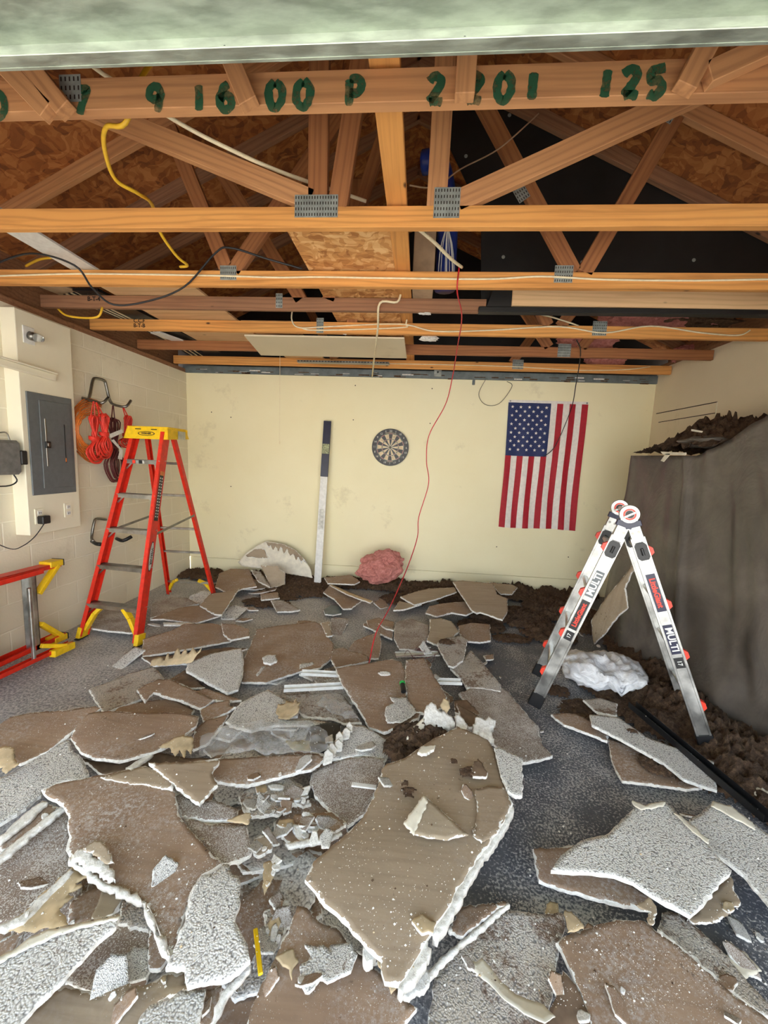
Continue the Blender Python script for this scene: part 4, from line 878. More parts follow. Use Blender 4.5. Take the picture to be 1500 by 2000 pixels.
S('L1', 'paper', .03, (0, 0), [(1300, 240), (1400, 200), (1560, 215), (1600, 290), (1500, 300), (1360, 300)], 'brown board behind the right rear ladder foot')
S('L1', 'paper', .06, (0, .03), [(838, 600), (1000, 545), (1080, 505), (1240, 500), (1330, 520), (1380, 590), (1350, 605), (1100, 652), (1000, 672), (835, 692)], 'long brown board right in front of the near ladder foot')
S('L1', 'paper', .09, (0, .05), [(1298, 502), (1380, 510), (1460, 540), (1462, 580), (1350, 600), (1308, 565)], 'small brown board on the right end of the long brown board')
S('L1', 'kraft', .06, (0, 0), [(830, 700), (1000, 690), (1350, 640), (1450, 645), (1300, 690), (1180, 735), (900, 745)], 'narrow brown board lying behind the torn tan curl')
S('L1', 'tan', .13, (0, .5), [(878, 752), (890, 722), (940, 705), (965, 725), (985, 690), (1010, 715), (1040, 668), (1060, 700), (1085, 675), (1105, 695), (1130, 665), (1155, 695), (1195, 662), (1125, 735), (1000, 748)], 'tan torn paper curl with ragged teeth in the left middle', 'torn_paper_curl', 'torn paper', th=.003, jag=.01, curl=((0, 1), .04, 2))
S('L1', 'tex', .10, (-.05, .05), [(1100, 735), (1230, 680), (1415, 648), (1425, 700), (1425, 790), (1395, 885), (1332, 912), (1210, 850), (1095, 785)], 'grey-white textured board right of the torn tan curl', bevel=.016)
S('L1', 'texdirt', .04, (0, 0), [(520, 890), (600, 860), (760, 800), (900, 758), (935, 790), (960, 825), (800, 900), (830, 945), (720, 985), (612, 1022), (580, 980)], 'speckled textured board on bare floor in front of the standing ladder', bevel=.014)
S('L1', 'paper', .06, (0, 0), [(640, 1035), (700, 995), (850, 958), (1000, 940), (1140, 1010), (1110, 1050), (850, 1060)], 'brown board partly under the big curved left sheet')
S('L1', 'paper', .10, (0, .06), [(800, 895), (920, 830), (1000, 828), (1120, 890), (1252, 950), (1180, 1003), (1050, 955), (900, 910), (850, 965)], 'pointed brown board with bright white lower edge, left middle', bevel=.016)
S('L1', 'kraft', .05, (0, 0), [(1000, 830), (1080, 780), (1170, 850), (1200, 880), (1110, 880)], 'dark brown scrap under the grey-white textured board')
S('L1', 'paper', .08, (0, 0), [(1140, 905), (1200, 885), (1335, 925), (1415, 948), (1330, 955), (1190, 945)], 'thin brown piece with white edge below the grey-white textured board')
S('L1', 'paper', .09, (0, .05), [(1170, 1012), (1260, 970), (1350, 958), (1342, 1000), (1382, 1020), (1340, 1042), (1200, 1085)], 'small brown torn board with curled right edge', curl=((1, 0), .03, 3))
S('L1', 'paper', .10, (.05, .05), [(1130, 1245), (1140, 1130), (1200, 1078), (1340, 1038), (1300, 1100), (1262, 1150), (1225, 1200)], 'brown board right of the big curved sheet')
S('L1', 'dusty', .07, (0, 0), [(1255, 1165), (1310, 1095), (1420, 1120), (1400, 1140), (1350, 1190), (1300, 1180)], 'small dusty board with white rim by the clear film')
CURV = S('L1', 'paper', .15, (.02, .06), [(415, 1180), (450, 1110), (520, 1052), (650, 1030), (800, 1025), (1000, 1020), (1165, 1038), (1150, 1092), (1060, 1160), (950, 1222), (800, 1280), (700, 1305), (560, 1295), (480, 1262)], 'big smooth curved brown sheet, lens shaped, at left', warp=.02, jag=.003)
S('L1', 'tan', .16, (0, .3), [(930, 1228), (1000, 1190), (1070, 1158), (1130, 1165), (1138, 1220), (1120, 1275), (1095, 1240), (1080, 1290), (1050, 1245), (1025, 1285), (1000, 1240)], 'tan torn paper fringe at the right end of the curved sheet', 'torn_paper_curl', 'torn paper', th=.003, jag=.008)
S('L1', 'paper', .17, (-.05, .06), [(-60, 1120), (0, 1080), (60, 1040), (180, 1018), (400, 1010), (560, 985), (588, 1000), (480, 1080), (380, 1160), (280, 1232), (120, 1312), (60, 1292), (-60, 1260)], 'brown sheet with lifted edges at the left frame edge', warp=.016)
S('L2', 'tan', .21, (0, .2), [(-30, 180), (40, 165), (72, 180), (70, 210), (95, 230), (88, 255), (115, 270), (70, 300), (40, 330), (-30, 280)], 'pale fringed torn paper at the left frame edge', 'torn_paper_curl', 'torn paper', th=.004, jag=.012)
S('L1', 'gyp', .12, (0, .1), [(735, 1352), (820, 1300), (903, 1252), (900, 1270), (850, 1310), (770, 1356)], 'white gypsum strip just below the curved sheet', 'drywall_strip', 'drywall strip')
S('L1', 'kraft', .06, (0, 0), [(470, 1290), (560, 1310), (700, 1320), (900, 1250), (1120, 1290), (1290, 1290), (900, 1350), (600, 1380)], 'shaded brown board under the curved sheet')
# centre middle
TEXM = S('M1', 'tex', .11, (0, .02), [(-20, 980), (0, 960), (60, 880), (130, 840), (200, 808), (260, 845), (290, 870), (350, 885), (368, 905), (360, 950), (290, 968), (420, 965), (560, 985), (400, 995), (240, 997), (110, 1028), (0, 1002)], 'grey-white textured board with round pale curl in the centre left', bevel=.016)
S('M1', 'tan', .135, (0, .1), [(240, 920), (255, 880), (290, 885), (300, 868), (330, 890), (350, 872), (368, 905), (362, 948), (315, 972), (260, 960)], '', 'torn_paper_curl', parent=TEXM, th=.004, curl=((1, .3), .03, 2), jag=.01)
S('M1', 'texdirt', .07, (0, 0), [(290, 870), (290, 835), (590, 832), (650, 900), (700, 985), (600, 985), (540, 960), (400, 950)], 'dirty textured board between the white rail and the centre-left curl')
MIDB = S('M1', 'paper', .13, (.0, .05), [(562, 700), (640, 685), (740, 672), (860, 648), (910, 665), (935, 730), (925, 800), (945, 870), (1012, 938), (1000, 960), (900, 1010), (820, 1042), (740, 1012), (690, 920), (600, 790)], 'brown sheet in the centre that the red wire lands on', bevel=.014)
S('M1', 'tex', .142, (0, .05), [(830, 900), (870, 880), (850, 850), (940, 850), (960, 890), (985, 930), (940, 970), (900, 985), (835, 985), (822, 940)], '', 'textured_patch', parent=MIDB, th=.006)
S('M1', 'paper', .14, (0, .06), [(935, 655), (1030, 640), (1060, 690), (1088, 745), (1152, 850), (1130, 900), (1080, 940), (990, 930), (945, 870), (930, 760)], 'brown slab split off the right side of the centre sheet')
S('M1', 'paper', .08, (-.1, 0), [(1010, 950), (820, 1045), (760, 1030), (840, 1085), (930, 1090), (960, 1040)], 'reddish brown board edge beneath the centre sheet')
S('M1', 'kraft', .07, (0, 0), [(1190, 870), (1260, 870), (1330, 940), (1260, 960), (1200, 930)], 'dark brown open scrap right of the white chunks')
# right zone
S('R2', 'dusty', .07, (.0, 0), [(-10, 10), (60, -20), (140, -50), (235, 0), (290, 70), (335, 130), (378, 165), (400, 260), (450, 312), (380, 335), (300, 350), (165, 262), (80, 170), (30, 60)], 'large dusty brown sheet left of the white ladder foot')
S('R2', 'tex', .10, (-.05, .02), [(630, 115), (700, 120), (770, 130), (900, 220), (1000, 258), (1100, 292), (1237, 342), (1252, 486), (1180, 462), (1090, 430), (990, 350), (900, 302), (760, 225), (640, 162)], 'long white textured board lying in front of the right ladder foot', bevel=.016)
S('R2', 'paper', .06, (0, 0), [(440, 115), (500, 108), (560, 112), (640, 150), (722, 190), (715, 245), (600, 200), (500, 165)], 'brown strip with white front edge left of the long textured board', bevel=.016)
S('R2', 'texdirt', .07, (0, 0), [(600, 40), (680, 33), (765, 60), (755, 115), (665, 100)], 'small dirty textured piece on the insulation behind the long board')
S('R2', 'paper', .05, (0, 0), [(715, 225), (800, 255), (880, 292), (960, 335), (1090, 412), (1182, 466), (1100, 475), (920, 452), (870, 447), (790, 437), (742, 350)], 'brown board with insulation on it under the long textured board')
RT1 = S('R2', 'paper', .08, (0, 0), [(355, 765), (500, 758), (590, 740), (640, 760), (560, 800), (500, 860), (640, 880), (800, 920), (930, 1000), (925, 1062), (800, 1040), (700, 1012), (500, 960), (382, 920)], 'brown layered board under the left end of the large textured slab')
RT2 = S('R2', 'tex', .15, (-.03, .04), [(595, 730), (660, 715), (720, 700), (800, 620), (862, 560), (930, 545), (1000, 540), (1050, 592), (1120, 640), (1150, 682), (1210, 750), (1260, 812), (1322, 872), (1240, 960), (1120, 1102), (1040, 1060), (930, 1000), (840, 940), (750, 902), (640, 885), (550, 880), (440, 868), (490, 800)], 'large white textured slab at lower right with thick torn edges', bevel=.02)
S('R2', 'cream', .165, (0, 0), [(845, 560), (838, 535), (900, 560), (930, 545), (1000, 540), (990, 560), (880, 580)], '', 'paper_flap', parent=RT2, th=.003)
S('R2', 'cream', .17, (0, 0), [(1040, 590), (1075, 600), (1210, 725), (1205, 745), (1150, 700)], '', 'paper_flap', parent=RT2, th=.003)
S('R2', 'tex', .11, (0, .02), [(1115, 622), (1180, 590), (1230, 535), (1300, 560), (1420, 642), (1520, 720), (1600, 800), (1600, 1090), (1500, 1030), (1400, 910), (1250, 790)], 'white textured slab at the right frame edge with a white peeled rim', bevel=.016)
S('R2', 'cream', .126, (0, .02), [(1222, 560), (1232, 535), (1320, 560), (1425, 642), (1440, 680), (1330, 620)], 'smooth white peeled strip on top of the slab at the right frame edge', 'paper_flap', 'torn paper', th=.003)
S('R2', 'khaki', .06, (0, 0), [(1110, 1110), (1200, 1000), (1320, 905), (1335, 970), (1365, 1045), (1320, 1080), (1255, 1125), (1200, 1140), (1130, 1132)], 'thin tan torn paper sticking out below the large textured slab', th=.005)
S('R2', 'gyp', .05, (0, 0), [(1105, 1110), (1200, 1030), (1215, 1060), (1245, 1090), (1160, 1085)], 'jagged white scrap on the thin tan torn paper', 'drywall_scrap', th=.008)
S('R2', 'cream', .03, (0, 0), [(1290, 1232), (1340, 1240), (1400, 1280), (1472, 1362), (1430, 1385), (1370, 1402), (1335, 1350), (1310, 1310)], 'flat pale scrap on dark floor at the lower right edge', th=.004)
BR = S('R2', 'paper', .10, (-.03, .0), [(470, 1225), (560, 1170), (660, 1140), (760, 1120), (900, 1128), (960, 1180), (1060, 1245), (1250, 1412), (1430, 1545), (1560, 1640), (1640, 1760), (700, 1800), (600, 1500), (540, 1362)], 'big smooth brown sheet filling the bottom right corner', bevel=.014)
S('R2', 'tan', .125, (0, 0), [(505, 1080), (540, 1075), (572, 1110), (602, 1150), (560, 1172), (522, 1180)], 'small tan curl at the top of the bottom-right brown sheet', 'torn_paper_curl', 'torn paper', th=.004)
S('R2', 'khaki', .14, (0, 0), [(860, 1040), (920, 1005), (955, 1050), (940, 1140), (915, 1130), (925, 1075), (880, 1060)], 'tan ragged hook of paper between the large textured slab and bottom brown sheet', 'torn_paper_curl', 'torn paper', th=.004)
S('R2', 'texdirt', .07, (0, 0), [(-130, 1420), (-80, 1330), (0, 1225), (110, 1140), (220, 1070), (350, 1088), (500, 1090), (510, 1150), (480, 1230), (460, 1400), (430, 1560), (400, 1750), (-180, 1800)], 'large dust-covered textured board at the bottom edge, right of centre')
S('M2', 'gyp', .13, (0, .05), [(1082, 1372), (1200, 1250), (1330, 1150), (1480, 1028), (1492, 1042), (1350, 1165), (1220, 1275), (1100, 1402)], 'long white board edge strip right of the khaki slab tip', 'drywall_strip', 'drywall strip')
S('R2', 'paper', .07, (0, 0), [(-60, 1170), (0, 1060), (90, 1045), (222, 1035), (150, 1090), (0, 1200)], 'dusty brown piece tucked right of the khaki slab')
S('R2', 'cream', .13, (0, .05), [(28, 1345), (50, 1325), (75, 1330), (105, 1308), (140, 1350), (190, 1430), (262, 1512), (330, 1545), (400, 1572), (455, 1650), (400, 1700), (300, 1640), (220, 1560), (130, 1445)], 'white curved strip of peeled paint paper at the bottom right of centre', 'paper_strip', 'torn paper', th=.004, jag=.003, curl=((0, -1), .05, 1.5))
S('R2', 'kraft', .10, (0, 0), [(420, 1600), (470, 1460), (500, 1372), (560, 1440), (620, 1560), (660, 1650), (640, 1750), (420, 1750)], 'dark brown wedge left of the bottom-right brown sheet')
S('R2', 'texdirt', .04, (0, 0), [(980, 1080), (1060, 1080), (1180, 1170), (1300, 1290), (1400, 1420), (1500, 1520), (1560, 1600), (1480, 1590), (1250, 1400), (1060, 1240), (960, 1160)], 'dusty white strip of crushed board along the bottom-right brown sheet')
# bottom left
S('L2', 'tex', .13, (0, .05), [(-60, 380), (30, 345), (120, 300), (260, 200), (400, 130), (430, 192), (482, 240), (520, 330), (450, 372), (380, 372), (250, 430), (240, 462), (100, 570), (-60, 660)], 'white textured board at left, rust stain, under the lifted brown sheet')
S('L2', 'gyp', .15, (0, .05), [(0, 700), (120, 590), (250, 485), (280, 500), (150, 620), (0, 735)], 'layered white board edge at left below the stained textured board', 'drywall_strip', 'drywall strip')
S('L2', 'gyp', .14, (0, .05), [(-30, 840), (150, 690), (360, 530), (385, 545), (200, 690), (-30, 880)], 'second white board edge at left, nearer and longer', 'drywall_strip', 'drywall strip')
S('L2', 'paper', .13, (0, .05), [(0, 740), (140, 630), (270, 510), (350, 530), (200, 650), (0, 800)], 'brown sheet edge between the two white edge strips at left')
S('L2', 'dusty', .10, (0, .05), [(-60, 900), (0, 850), (200, 690), (390, 560), (412, 600), (410, 820), (432, 880), (250, 1050), (100, 1170), (-60, 1250)], 'dusty brown board at the left, nearer than the edge strips')
HUGE = S('L2', 'dusty', .19, (0, .03), [(248, 432), (340, 395), (440, 375), (580, 345), (750, 310), (900, 380), (1015, 432), (1050, 585), (1150, 700), (1290, 862), (1180, 922), (1125, 1020), (1080, 1180), (1000, 1400), (940, 1260), (870, 1095), (730, 1030), (600, 962), (410, 812), (412, 700), (400, 605), (372, 522), (280, 475)], 'huge dusty brown sheet filling the lower left with white torn left edge', bevel=.024)
HUGE.data.materials[0] = TOP['paper']
S('L2', 'gyp', .20, (0, .03), [(398, 835), (420, 820), (600, 945), (720, 1000), (862, 1075), (900, 1170), (950, 1280), (1008, 1400), (985, 1412), (920, 1300), (862, 1180), (840, 1100), (700, 1040), (590, 985), (430, 880)], 'thick white torn edge band of the huge dusty sheet', 'drywall_edge', 'drywall piece', th=.016, jag=.014, bevel=.003)
S('L2', 'gyp', .225, (0, .03), [(415, 808), (490, 770), (560, 820), (640, 860), (672, 900), (672, 955), (600, 940), (500, 870)], 'white broken lump lying on the left edge of the huge dusty sheet', 'drywall_scrap', 'drywall piece', jag=.012)
S('L2', 'khaki', .235, (0, .1), [(480, 775), (560, 728), (600, 738), (622, 762), (655, 830), (672, 868), (620, 868), (560, 822)], 'khaki torn paper corner on the white broken lump', 'torn_paper_curl', 'torn paper', th=.004)
S('L2', 'tan', .14, (0, .05), [(30, 1245), (180, 1120), (300, 1000), (430, 885), (525, 935), (440, 985), (480, 1000), (400, 1040), (430, 1060), (345, 1130), (395, 1190), (402, 1235), (250, 1240), (100, 1262)], 'tan torn paper with jagged black-shadowed edge at lower left', 'torn_paper_curl', 'torn paper', th=.005, jag=.012)
S('L2', 'gyp', .155, (0, .05), [(-20, 1235), (0, 1210), (130, 1150), (200, 1080), (300, 980), (420, 880), (425, 900), (320, 1010), (220, 1110), (140, 1190), (30, 1240)], 'thin white edge strip along the jagged tan paper', 'drywall_strip', 'drywall strip')
S('L2', 'paper', .07, (0, .0), [(405, 1085), (500, 1020), (600, 985), (725, 1040), (700, 1100), (640, 1165), (530, 1205), (405, 1225)], 'brown board seen in the gap under the huge sheet')
S('L2', 'khaki', .10, (0, .0), [(600, 1010), (720, 1045), (660, 1150), (610, 1180), (530, 1190)], 'tan board with a white line in the gap under the huge sheet')
S('L2', 'texdirt', .10, (0, .0), [(720, 1075), (800, 1060), (870, 1090), (905, 1172), (870, 1250), (780, 1230), (690, 1200)], 'small textured patch board below the thick white torn edge')
S('L2', 'dusty', .09, (0, 0), [(430, 1480), (560, 1342), (690, 1205), (870, 1252), (902, 1290), (870, 1352), (862, 1462), (800, 1500), (700, 1540), (590, 1620), (380, 1560)], 'dark dusty board behind the large white foreground board')
S('L2', 'paper', .11, (0, 0), [(870, 1350), (885, 1240), (950, 1310), (1000, 1400), (960, 1450), (940, 1475), (872, 1462)], 'brown scrap at the foot of the thick white torn edge')
FGW = S('L2', 'tex', .22, (-.02, .03), [(-80, 1430), (0, 1398), (90, 1350), (150, 1310), (220, 1272), (300, 1240), (400, 1215), (500, 1200), (600, 1180), (705, 1162), (680, 1232), (560, 1332), (430, 1472), (350, 1562), (240, 1652), (120, 1782), (60, 1900), (-80, 1900)], 'largest bright white textured board in the bottom left corner', bevel=.02)
S('L2', 'cream', .235, (-.02, .03), [(-80, 1420), (0, 1390), (95, 1345), (150, 1300), (220, 1262), (320, 1230), (500, 1192), (705, 1160), (690, 1180), (500, 1225), (300, 1280), (150, 1350), (0, 1430)], '', 'peeled_rim', parent=FGW, th=.004, jag=.006)
S('L2', 'khaki', .13, (0, 0), [(100, 1800), (180, 1730), (270, 1660), (370, 1570), (500, 1600), (590, 1632), (640, 1570), (715, 1518), (770, 1580), (870, 1560), (980, 1490), (1095, 1480), (1095, 1580), (960, 1640), (870, 1690), (825, 1790), (800, 1900), (60, 1900)], 'tan sheet along the bottom edge at left, below the bright white board', warp=.014)
S('L2', 'tex', .20, (0, .05), [(1180, 935), (1260, 920), (1310, 865), (1345, 872), (1352, 920), (1402, 950), (1408, 1100), (1372, 1222), (1420, 1300), (1452, 1352), (1467, 1442), (1400, 1502), (1300, 1562), (1100, 1592), (1085, 1485), (970, 1472), (1012, 1392), (1090, 1200), (1130, 1022)], 'bright white textured board leaning over the right side of the huge sheet', bevel=.022, warp=.014)
S('L2', 'tex', .16, (0, 0), [(810, 1800), (830, 1745), (872, 1692), (980, 1640), (1095, 1600), (1205, 1590), (1180, 1702), (1150, 1800), (1140, 1880), (800, 1880)], 'white textured board at the bottom edge, left of centre', bevel=.018)
S('L2', 'gyp', .17, (0, 0), [(1225, 1795), (1300, 1602), (1400, 1500), (1468, 1420), (1466, 1480), (1400, 1560), (1320, 1660), (1250, 1810)], 'white standing edge strip right of the leaning white board', 'drywall_strip', 'drywall strip')
S('L2', 'paper', .12, (0, 0), [(1165, 1800), (1190, 1700), (1210, 1600), (1300, 1580), (1270, 1700), (1220, 1850)], 'brown scrap between two white boards at the bottom edge')
# upper-left small pieces on the huge sheet
S('L2', 'khaki', .215, (0, .05), [(590, 345), (700, 312), (850, 280), (930, 320), (1000, 378), (1015, 405), (1010, 430), (860, 390), (700, 370)], 'khaki flap along the top edge of the huge sheet', th=.006)
S('L2', 'khaki', .22, (0, .06), [(870, 272), (1100, 262), (1282, 252), (1240, 330), (1272, 400), (1200, 470), (1168, 512), (1060, 430), (930, 318)], 'khaki triangular sheet with bright white diagonal edge above the huge sheet', bevel=.018)
S('L2', 'dusty', .17, (0, 0), [(1015, 430), (1090, 470), (1170, 512), (1260, 482), (1395, 540), (1385, 600), (1200, 605), (1060, 582)], 'dusty brown board right beside the khaki triangular sheet')
S('L2', 'dusty', .17, (0, 0), [(1058, 590), (1250, 622), (1442, 630), (1465, 720), (1472, 800), (1400, 850), (1290, 862), (1200, 760), (1110, 662)], 'dusty brown board tucked at the right edge of the huge sheet')
S('L2', 'tan', .20, (0, .1), [(1330, 602), (1392, 572), (1470, 558), (1475, 580), (1452, 622), (1380, 612)], 'tan pointed scrap at the centre left rubble', 'paper_scrap', 'torn paper', th=.004)
# centre foreground
S('M2', 'paper', .15, (0, .03), [(30, 400), (65, 335), (200, 325), (400, 312), (555, 310), (578, 340), (520, 385), (410, 407), (200, 455), (60, 442)], 'reddish brown sheet below the clear film, in the centre left', bevel=.018)
S('M2', 'tex', .13, (-.05, .05), [(590, 345), (600, 262), (640, 240), (662, 200), (720, 160), (782, 170), (830, 200), (872, 230), (895, 300), (882, 330), (760, 312), (690, 325)], 'dusty textured board with white scaly left edge in the centre', jag=.01, bevel=.02)
for i, (a, b) in enumerate([((600, 320), 34), ((618, 285), 30), ((650, 262), 28), ((655, 228), 26), ((690, 205), 26), ((705, 178), 24)]):
    S('M2', 'gyp', .165, (0, .3), [(a[0]-b*.7, a[1]+b), (a[0]-b*.5, a[1]-b*.6), (a[0]+b*.1, a[1]-b*1.2), (a[0]+b*.8, a[1]-b*.3), (a[0]+b*.6, a[1]+b*.8)], 'white scale of peeled texture on the scaly edge, ' + ['lowest', 'second lowest', 'third from the bottom', 'third from the top', 'second highest', 'highest'][i], 'texture_flake', 'plaster flake', th=.008)
S('M2', 'dusty', .12, (0, .03), [(512, 440), (525, 390), (600, 355), (700, 330), (800, 320), (882, 330), (862, 400), (838, 490), (782, 590), (700, 652), (650, 600), (600, 570), (540, 510)], 'rounded board thickly covered in white crumbs, left of the khaki slab')
S('M2', 'texdirt', .11, (0, 0), [(165, 500), (250, 452), (330, 430), (410, 415), (490, 470), (520, 545), (480, 560), (440, 540), (360, 602), (200, 610)], 'speckled board piece below the reddish brown sheet')
S('M2', 'paper', .13, (0, .0), [(370, 690), (440, 602), (530, 592), (620, 588), (692, 640), (650, 672), (560, 720), (420, 742)], 'small brown slab left of the khaki slab waist')
S('M2', 'gyp', .14, (0, .0), [(395, 745), (480, 730), (560, 720), (665, 692), (650, 712), (560, 742), (410, 762)], 'white edge strip under the small brown slab by the khaki slab', 'drywall_strip', 'drywall strip')
S('M2', 'khaki', .15, (0, .0), [(240, 722), (280, 700), (325, 712), (328, 770), (260, 802), (238, 790)], 'small tan block left in the centre rubble')
S('M2', 'tan', .15, (0, .0), [(288, 835), (350, 826), (362, 850), (330, 910), (292, 990), (282, 940)], 'tan strip standing in the centre rubble', th=.005)
S('M2', 'tex', .09, (0, .0), [(568, 1050), (640, 1090), (722, 1152), (782, 1240), (775, 1302), (700, 1220), (640, 1152), (575, 1130)], 'whitish board showing along the lower left edge of the khaki slab')
BC = S('M2', 'paper', .13, (0, .03), [(415, 1140), (450, 1048), (500, 1058), (560, 1128), (640, 1152), (720, 1250), (810, 1340), (900, 1422), (962, 1482), (1035, 1552), (980, 1620), (900, 1700), (180, 1700), (220, 1560), (262, 1460), (340, 1305)], 'brown triangular sheet at the bottom centre with a white patch', bevel=.018)
S('M2', 'tex', .148, (0, .03), [(470, 1330), (520, 1290), (488, 1232), (580, 1238), (672, 1310), (640, 1372), (562, 1402), (505, 1470), (460, 1420)], '', 'textured_patch', parent=BC, th=.008)
S('M2', 'tan', .15, (0, .03), [(345, 1290), (400, 1255), (435, 1250), (458, 1312), (430, 1350), (425, 1400), (400, 1340)], '', 'torn_flap', parent=BC, th=.005)
S('M2', 'texdirt', .10, (0, .0), [(290, 1070), (410, 1040), (395, 1160), (340, 1270), (300, 1240)], 'grey dusty scrap left of the bottom centre sheet')
# the big khaki slab
KH = S('M2', 'khaki', .23, (.02, -.02), [(530, 830), (600, 775), (690, 692), (745, 640), (790, 580), (840, 470), (862, 380), (890, 352), (960, 335), (1020, 300), (1110, 235), (1200, 190), (1232, 168), (1300, 195), (1380, 232), (1420, 292), (1450, 400), (1470, 480), (1500, 545), (1440, 660), (1360, 770), (1240, 950), (1180, 1060), (1115, 1160), (1080, 1210), (1010, 1330), (950, 1410), (880, 1400), (860, 1290), (790, 1230), (700, 1130), (620, 1055), (560, 1000), (490, 915)], 'very large khaki sheet lying highest in the centre foreground', bevel=.006, warp=.008)
S('M2', 'gyp', .226, (.02, -.02), [(1498, 545), (1512, 575), (1470, 660), (1400, 760), (1350, 830), (1280, 960), (1220, 1060), (1140, 1208), (1112, 1192), (1120, 1150), (1180, 1060), (1240, 950), (1360, 770), (1440, 650)], '', 'broken_gypsum_edge', parent=KH, th=.03, jag=.008)
S('M2', 'gyp', .222, (.02, -.02), [(1082, 1208), (1108, 1262), (1060, 1360), (960, 1480), (942, 1462), (1000, 1350)], '', 'broken_gypsum_edge', parent=KH, th=.03, jag=.008)
S('M2', 'tan', .245, (.02, -.02), [(1010, 1125), (1060, 1080), (1130, 1130), (1115, 1180), (1060, 1180)], '', 'torn_flap', parent=KH, th=.01)
S('M2', 'khaki', .246, (.02, -.02), [(1320, 480), (1380, 462), (1462, 470), (1492, 560), (1430, 680), (1352, 738), (1310, 700), (1330, 600)], '', 'peeled_patch', parent=KH, th=.004)
FL = S('M2', 'khaki', .262, (.02, .02), [(1000, 690), (1060, 540), (1075, 512), (1112, 545), (1200, 620), (1288, 698), (1220, 712), (1180, 722), (1080, 715)], '', 'torn_flap', parent=KH, th=.004, jag=.003)
S('M2', 'cream', .268, (.02, .05), [(970, 645), (1020, 580), (1070, 512), (1088, 540), (1050, 640), (1020, 702), (990, 668)], '', 'pale_flap_edge', parent=KH, th=.004)
S('M2', 'kraft', .262, (0, 0), [(1300, 370), (1335, 320), (1380, 390), (1372, 415), (1310, 412)], 'small brown chip lying on the top right of the khaki sheet', 'drywall_scrap', 'drywall piece', th=.01)
S('M2', 'cream', .265, (0, 0), [(1040, 300), (1055, 272), (1125, 262), (1120, 285), (1060, 308)], 'white chip lying on the top left edge of the khaki sheet', 'drywall_scrap', 'drywall piece', th=.012)
S('R2', 'tex', .24, (-.3, .1), [(162, 280), (190, 275), (302, 330), (300, 510), (270, 515), (228, 490), (195, 400)], 'blue-white textured strip standing against the right tip of the khaki sheet', bevel=.012)
S('M2', 'gyp', .16, (0, .0), [(940, 1480), (1060, 1352), (1100, 1395), (1085, 1440), (1000, 1500)], 'white textured scrap at the bottom tip of the khaki sheet', 'drywall_scrap', 'drywall piece', jag=.01)
S('M2', 'gyp', .20, (0, .0), [(780, 1235), (820, 1222), (842, 1262), (825, 1310), (790, 1322), (772, 1280)], 'white crumpled lump on the lower left edge of the khaki sheet', 'drywall_scrap', 'drywall piece', th=.03, jag=.01)
S('M2', 'tan', .19, (0, .0), [(830, 1262), (850, 1272), (905, 1420), (950, 1440), (910, 1475), (880, 1405)], 'twisted tan paper near the bottom tip of the khaki sheet', 'torn_paper_curl', 'torn paper', th=.005)
# white chunks behind the khaki sheet
S('M2', 'gyp', .22, (-.2, .5), [(1075, 165), (1072, 110), (1082, 75), (1110, 52), (1140, 90), (1200, 118), (1222, 150), (1190, 172), (1130, 172)], 'bright white upright gypsum chunk behind the khaki sheet', 'gypsum_chunk', 'drywall piece', th=.03, jag=.012)
S('M2', 'cream', .20, (0, .3), [(985, 232), (1010, 180), (1070, 120), (1075, 165), (1060, 185), (1000, 228)], 'white pointed shard left of the bright upright chunk', 'gypsum_chunk', 'drywall piece', th=.014)
S('M2', 'tan', .24, (0, .5), [(1150, 65), (1165, 35), (1192, 45), (1198, 80), (1178, 112), (1160, 90)], 'tan torn paper above the bright upright chunk', 'torn_paper_curl', 'torn paper', th=.004)
S('M2', 'gyp', .19, (0, .3), [(1220, 120), (1240, 110), (1282, 165), (1275, 185), (1240, 175)], 'small white chunk just right of the bright upright chunk', 'gypsum_chunk', 'drywall piece', th=.02)
S('M2', 'gyp', .19, (0, .3), [(1310, 185), (1330, 125), (1370, 140), (1385, 120), (1415, 138), (1412, 170), (1395, 195), (1412, 235), (1380, 225)], 'rightmost white gypsum chunk behind the khaki sheet', 'gypsum_chunk', 'drywall piece', th=.035, jag=.012)
S('M2', 'kraft', .15, (0, 0), [(1230, 60), (1340, 120), (1320, 170), (1290, 170), (1250, 120)], 'brown board scrap among the white chunks')
lump('gypsum_chunk', U(1497, 1562, 'z', .05), (.06, .05, .035), CREAM, 'cream rounded chunk at the right frame edge beyond the black track', 'drywall scrap', 41, .3, 4)
# sticks, rails, film
def rail(view, a, b, wd, ht, z, m, label, name, cat):
    A = U(*px(view, a), 'z', z); B = U(*px(view, b), 'z', z); s = MB(); D = (B-A).normalized(); sd = Vector((-D.y, D.x, 0))
    s.bar(A, B, .003, wd, m, sd); s.bar(A+sd*wd/2+Vector((0, 0, ht/2)), B+sd*wd/2+Vector((0, 0, ht/2)), ht, .003, m, sd); s.bar(A-sd*wd/2+Vector((0, 0, ht/2)), B-sd*wd/2+Vector((0, 0, ht/2)), ht, .003, m, sd)
    return tag(s.build(name), label, cat)
rail('M1', (285, 812), (600, 795), .05, .02, .09, WHITEP, 'white metal channel left of the centre brown sheet, nearer one', 'white_channel', 'metal channel')
rail('M1', (378, 725), (575, 735), .045, .02, .09, WHITEP, 'white metal channel left of the centre brown sheet, farther one', 'white_channel', 'metal channel')
rail('M1', (1060, 770), (1230, 775), .05, .02, .10, WHITEP, 'white metal channel poking out right of the centre brown sheet', 'white_channel', 'metal channel')
rail('M1', (880, 625), (1110, 620), .07, .01, .07, LTGREY, 'pale flat strip by the red wire tangle', 'pale_strip', 'metal channel')
rail('R1', (775, 765), (1500, 1380), .05, .035, .09, BLK, 'long black metal track lying along the insulation at right', 'black_track', 'metal track')
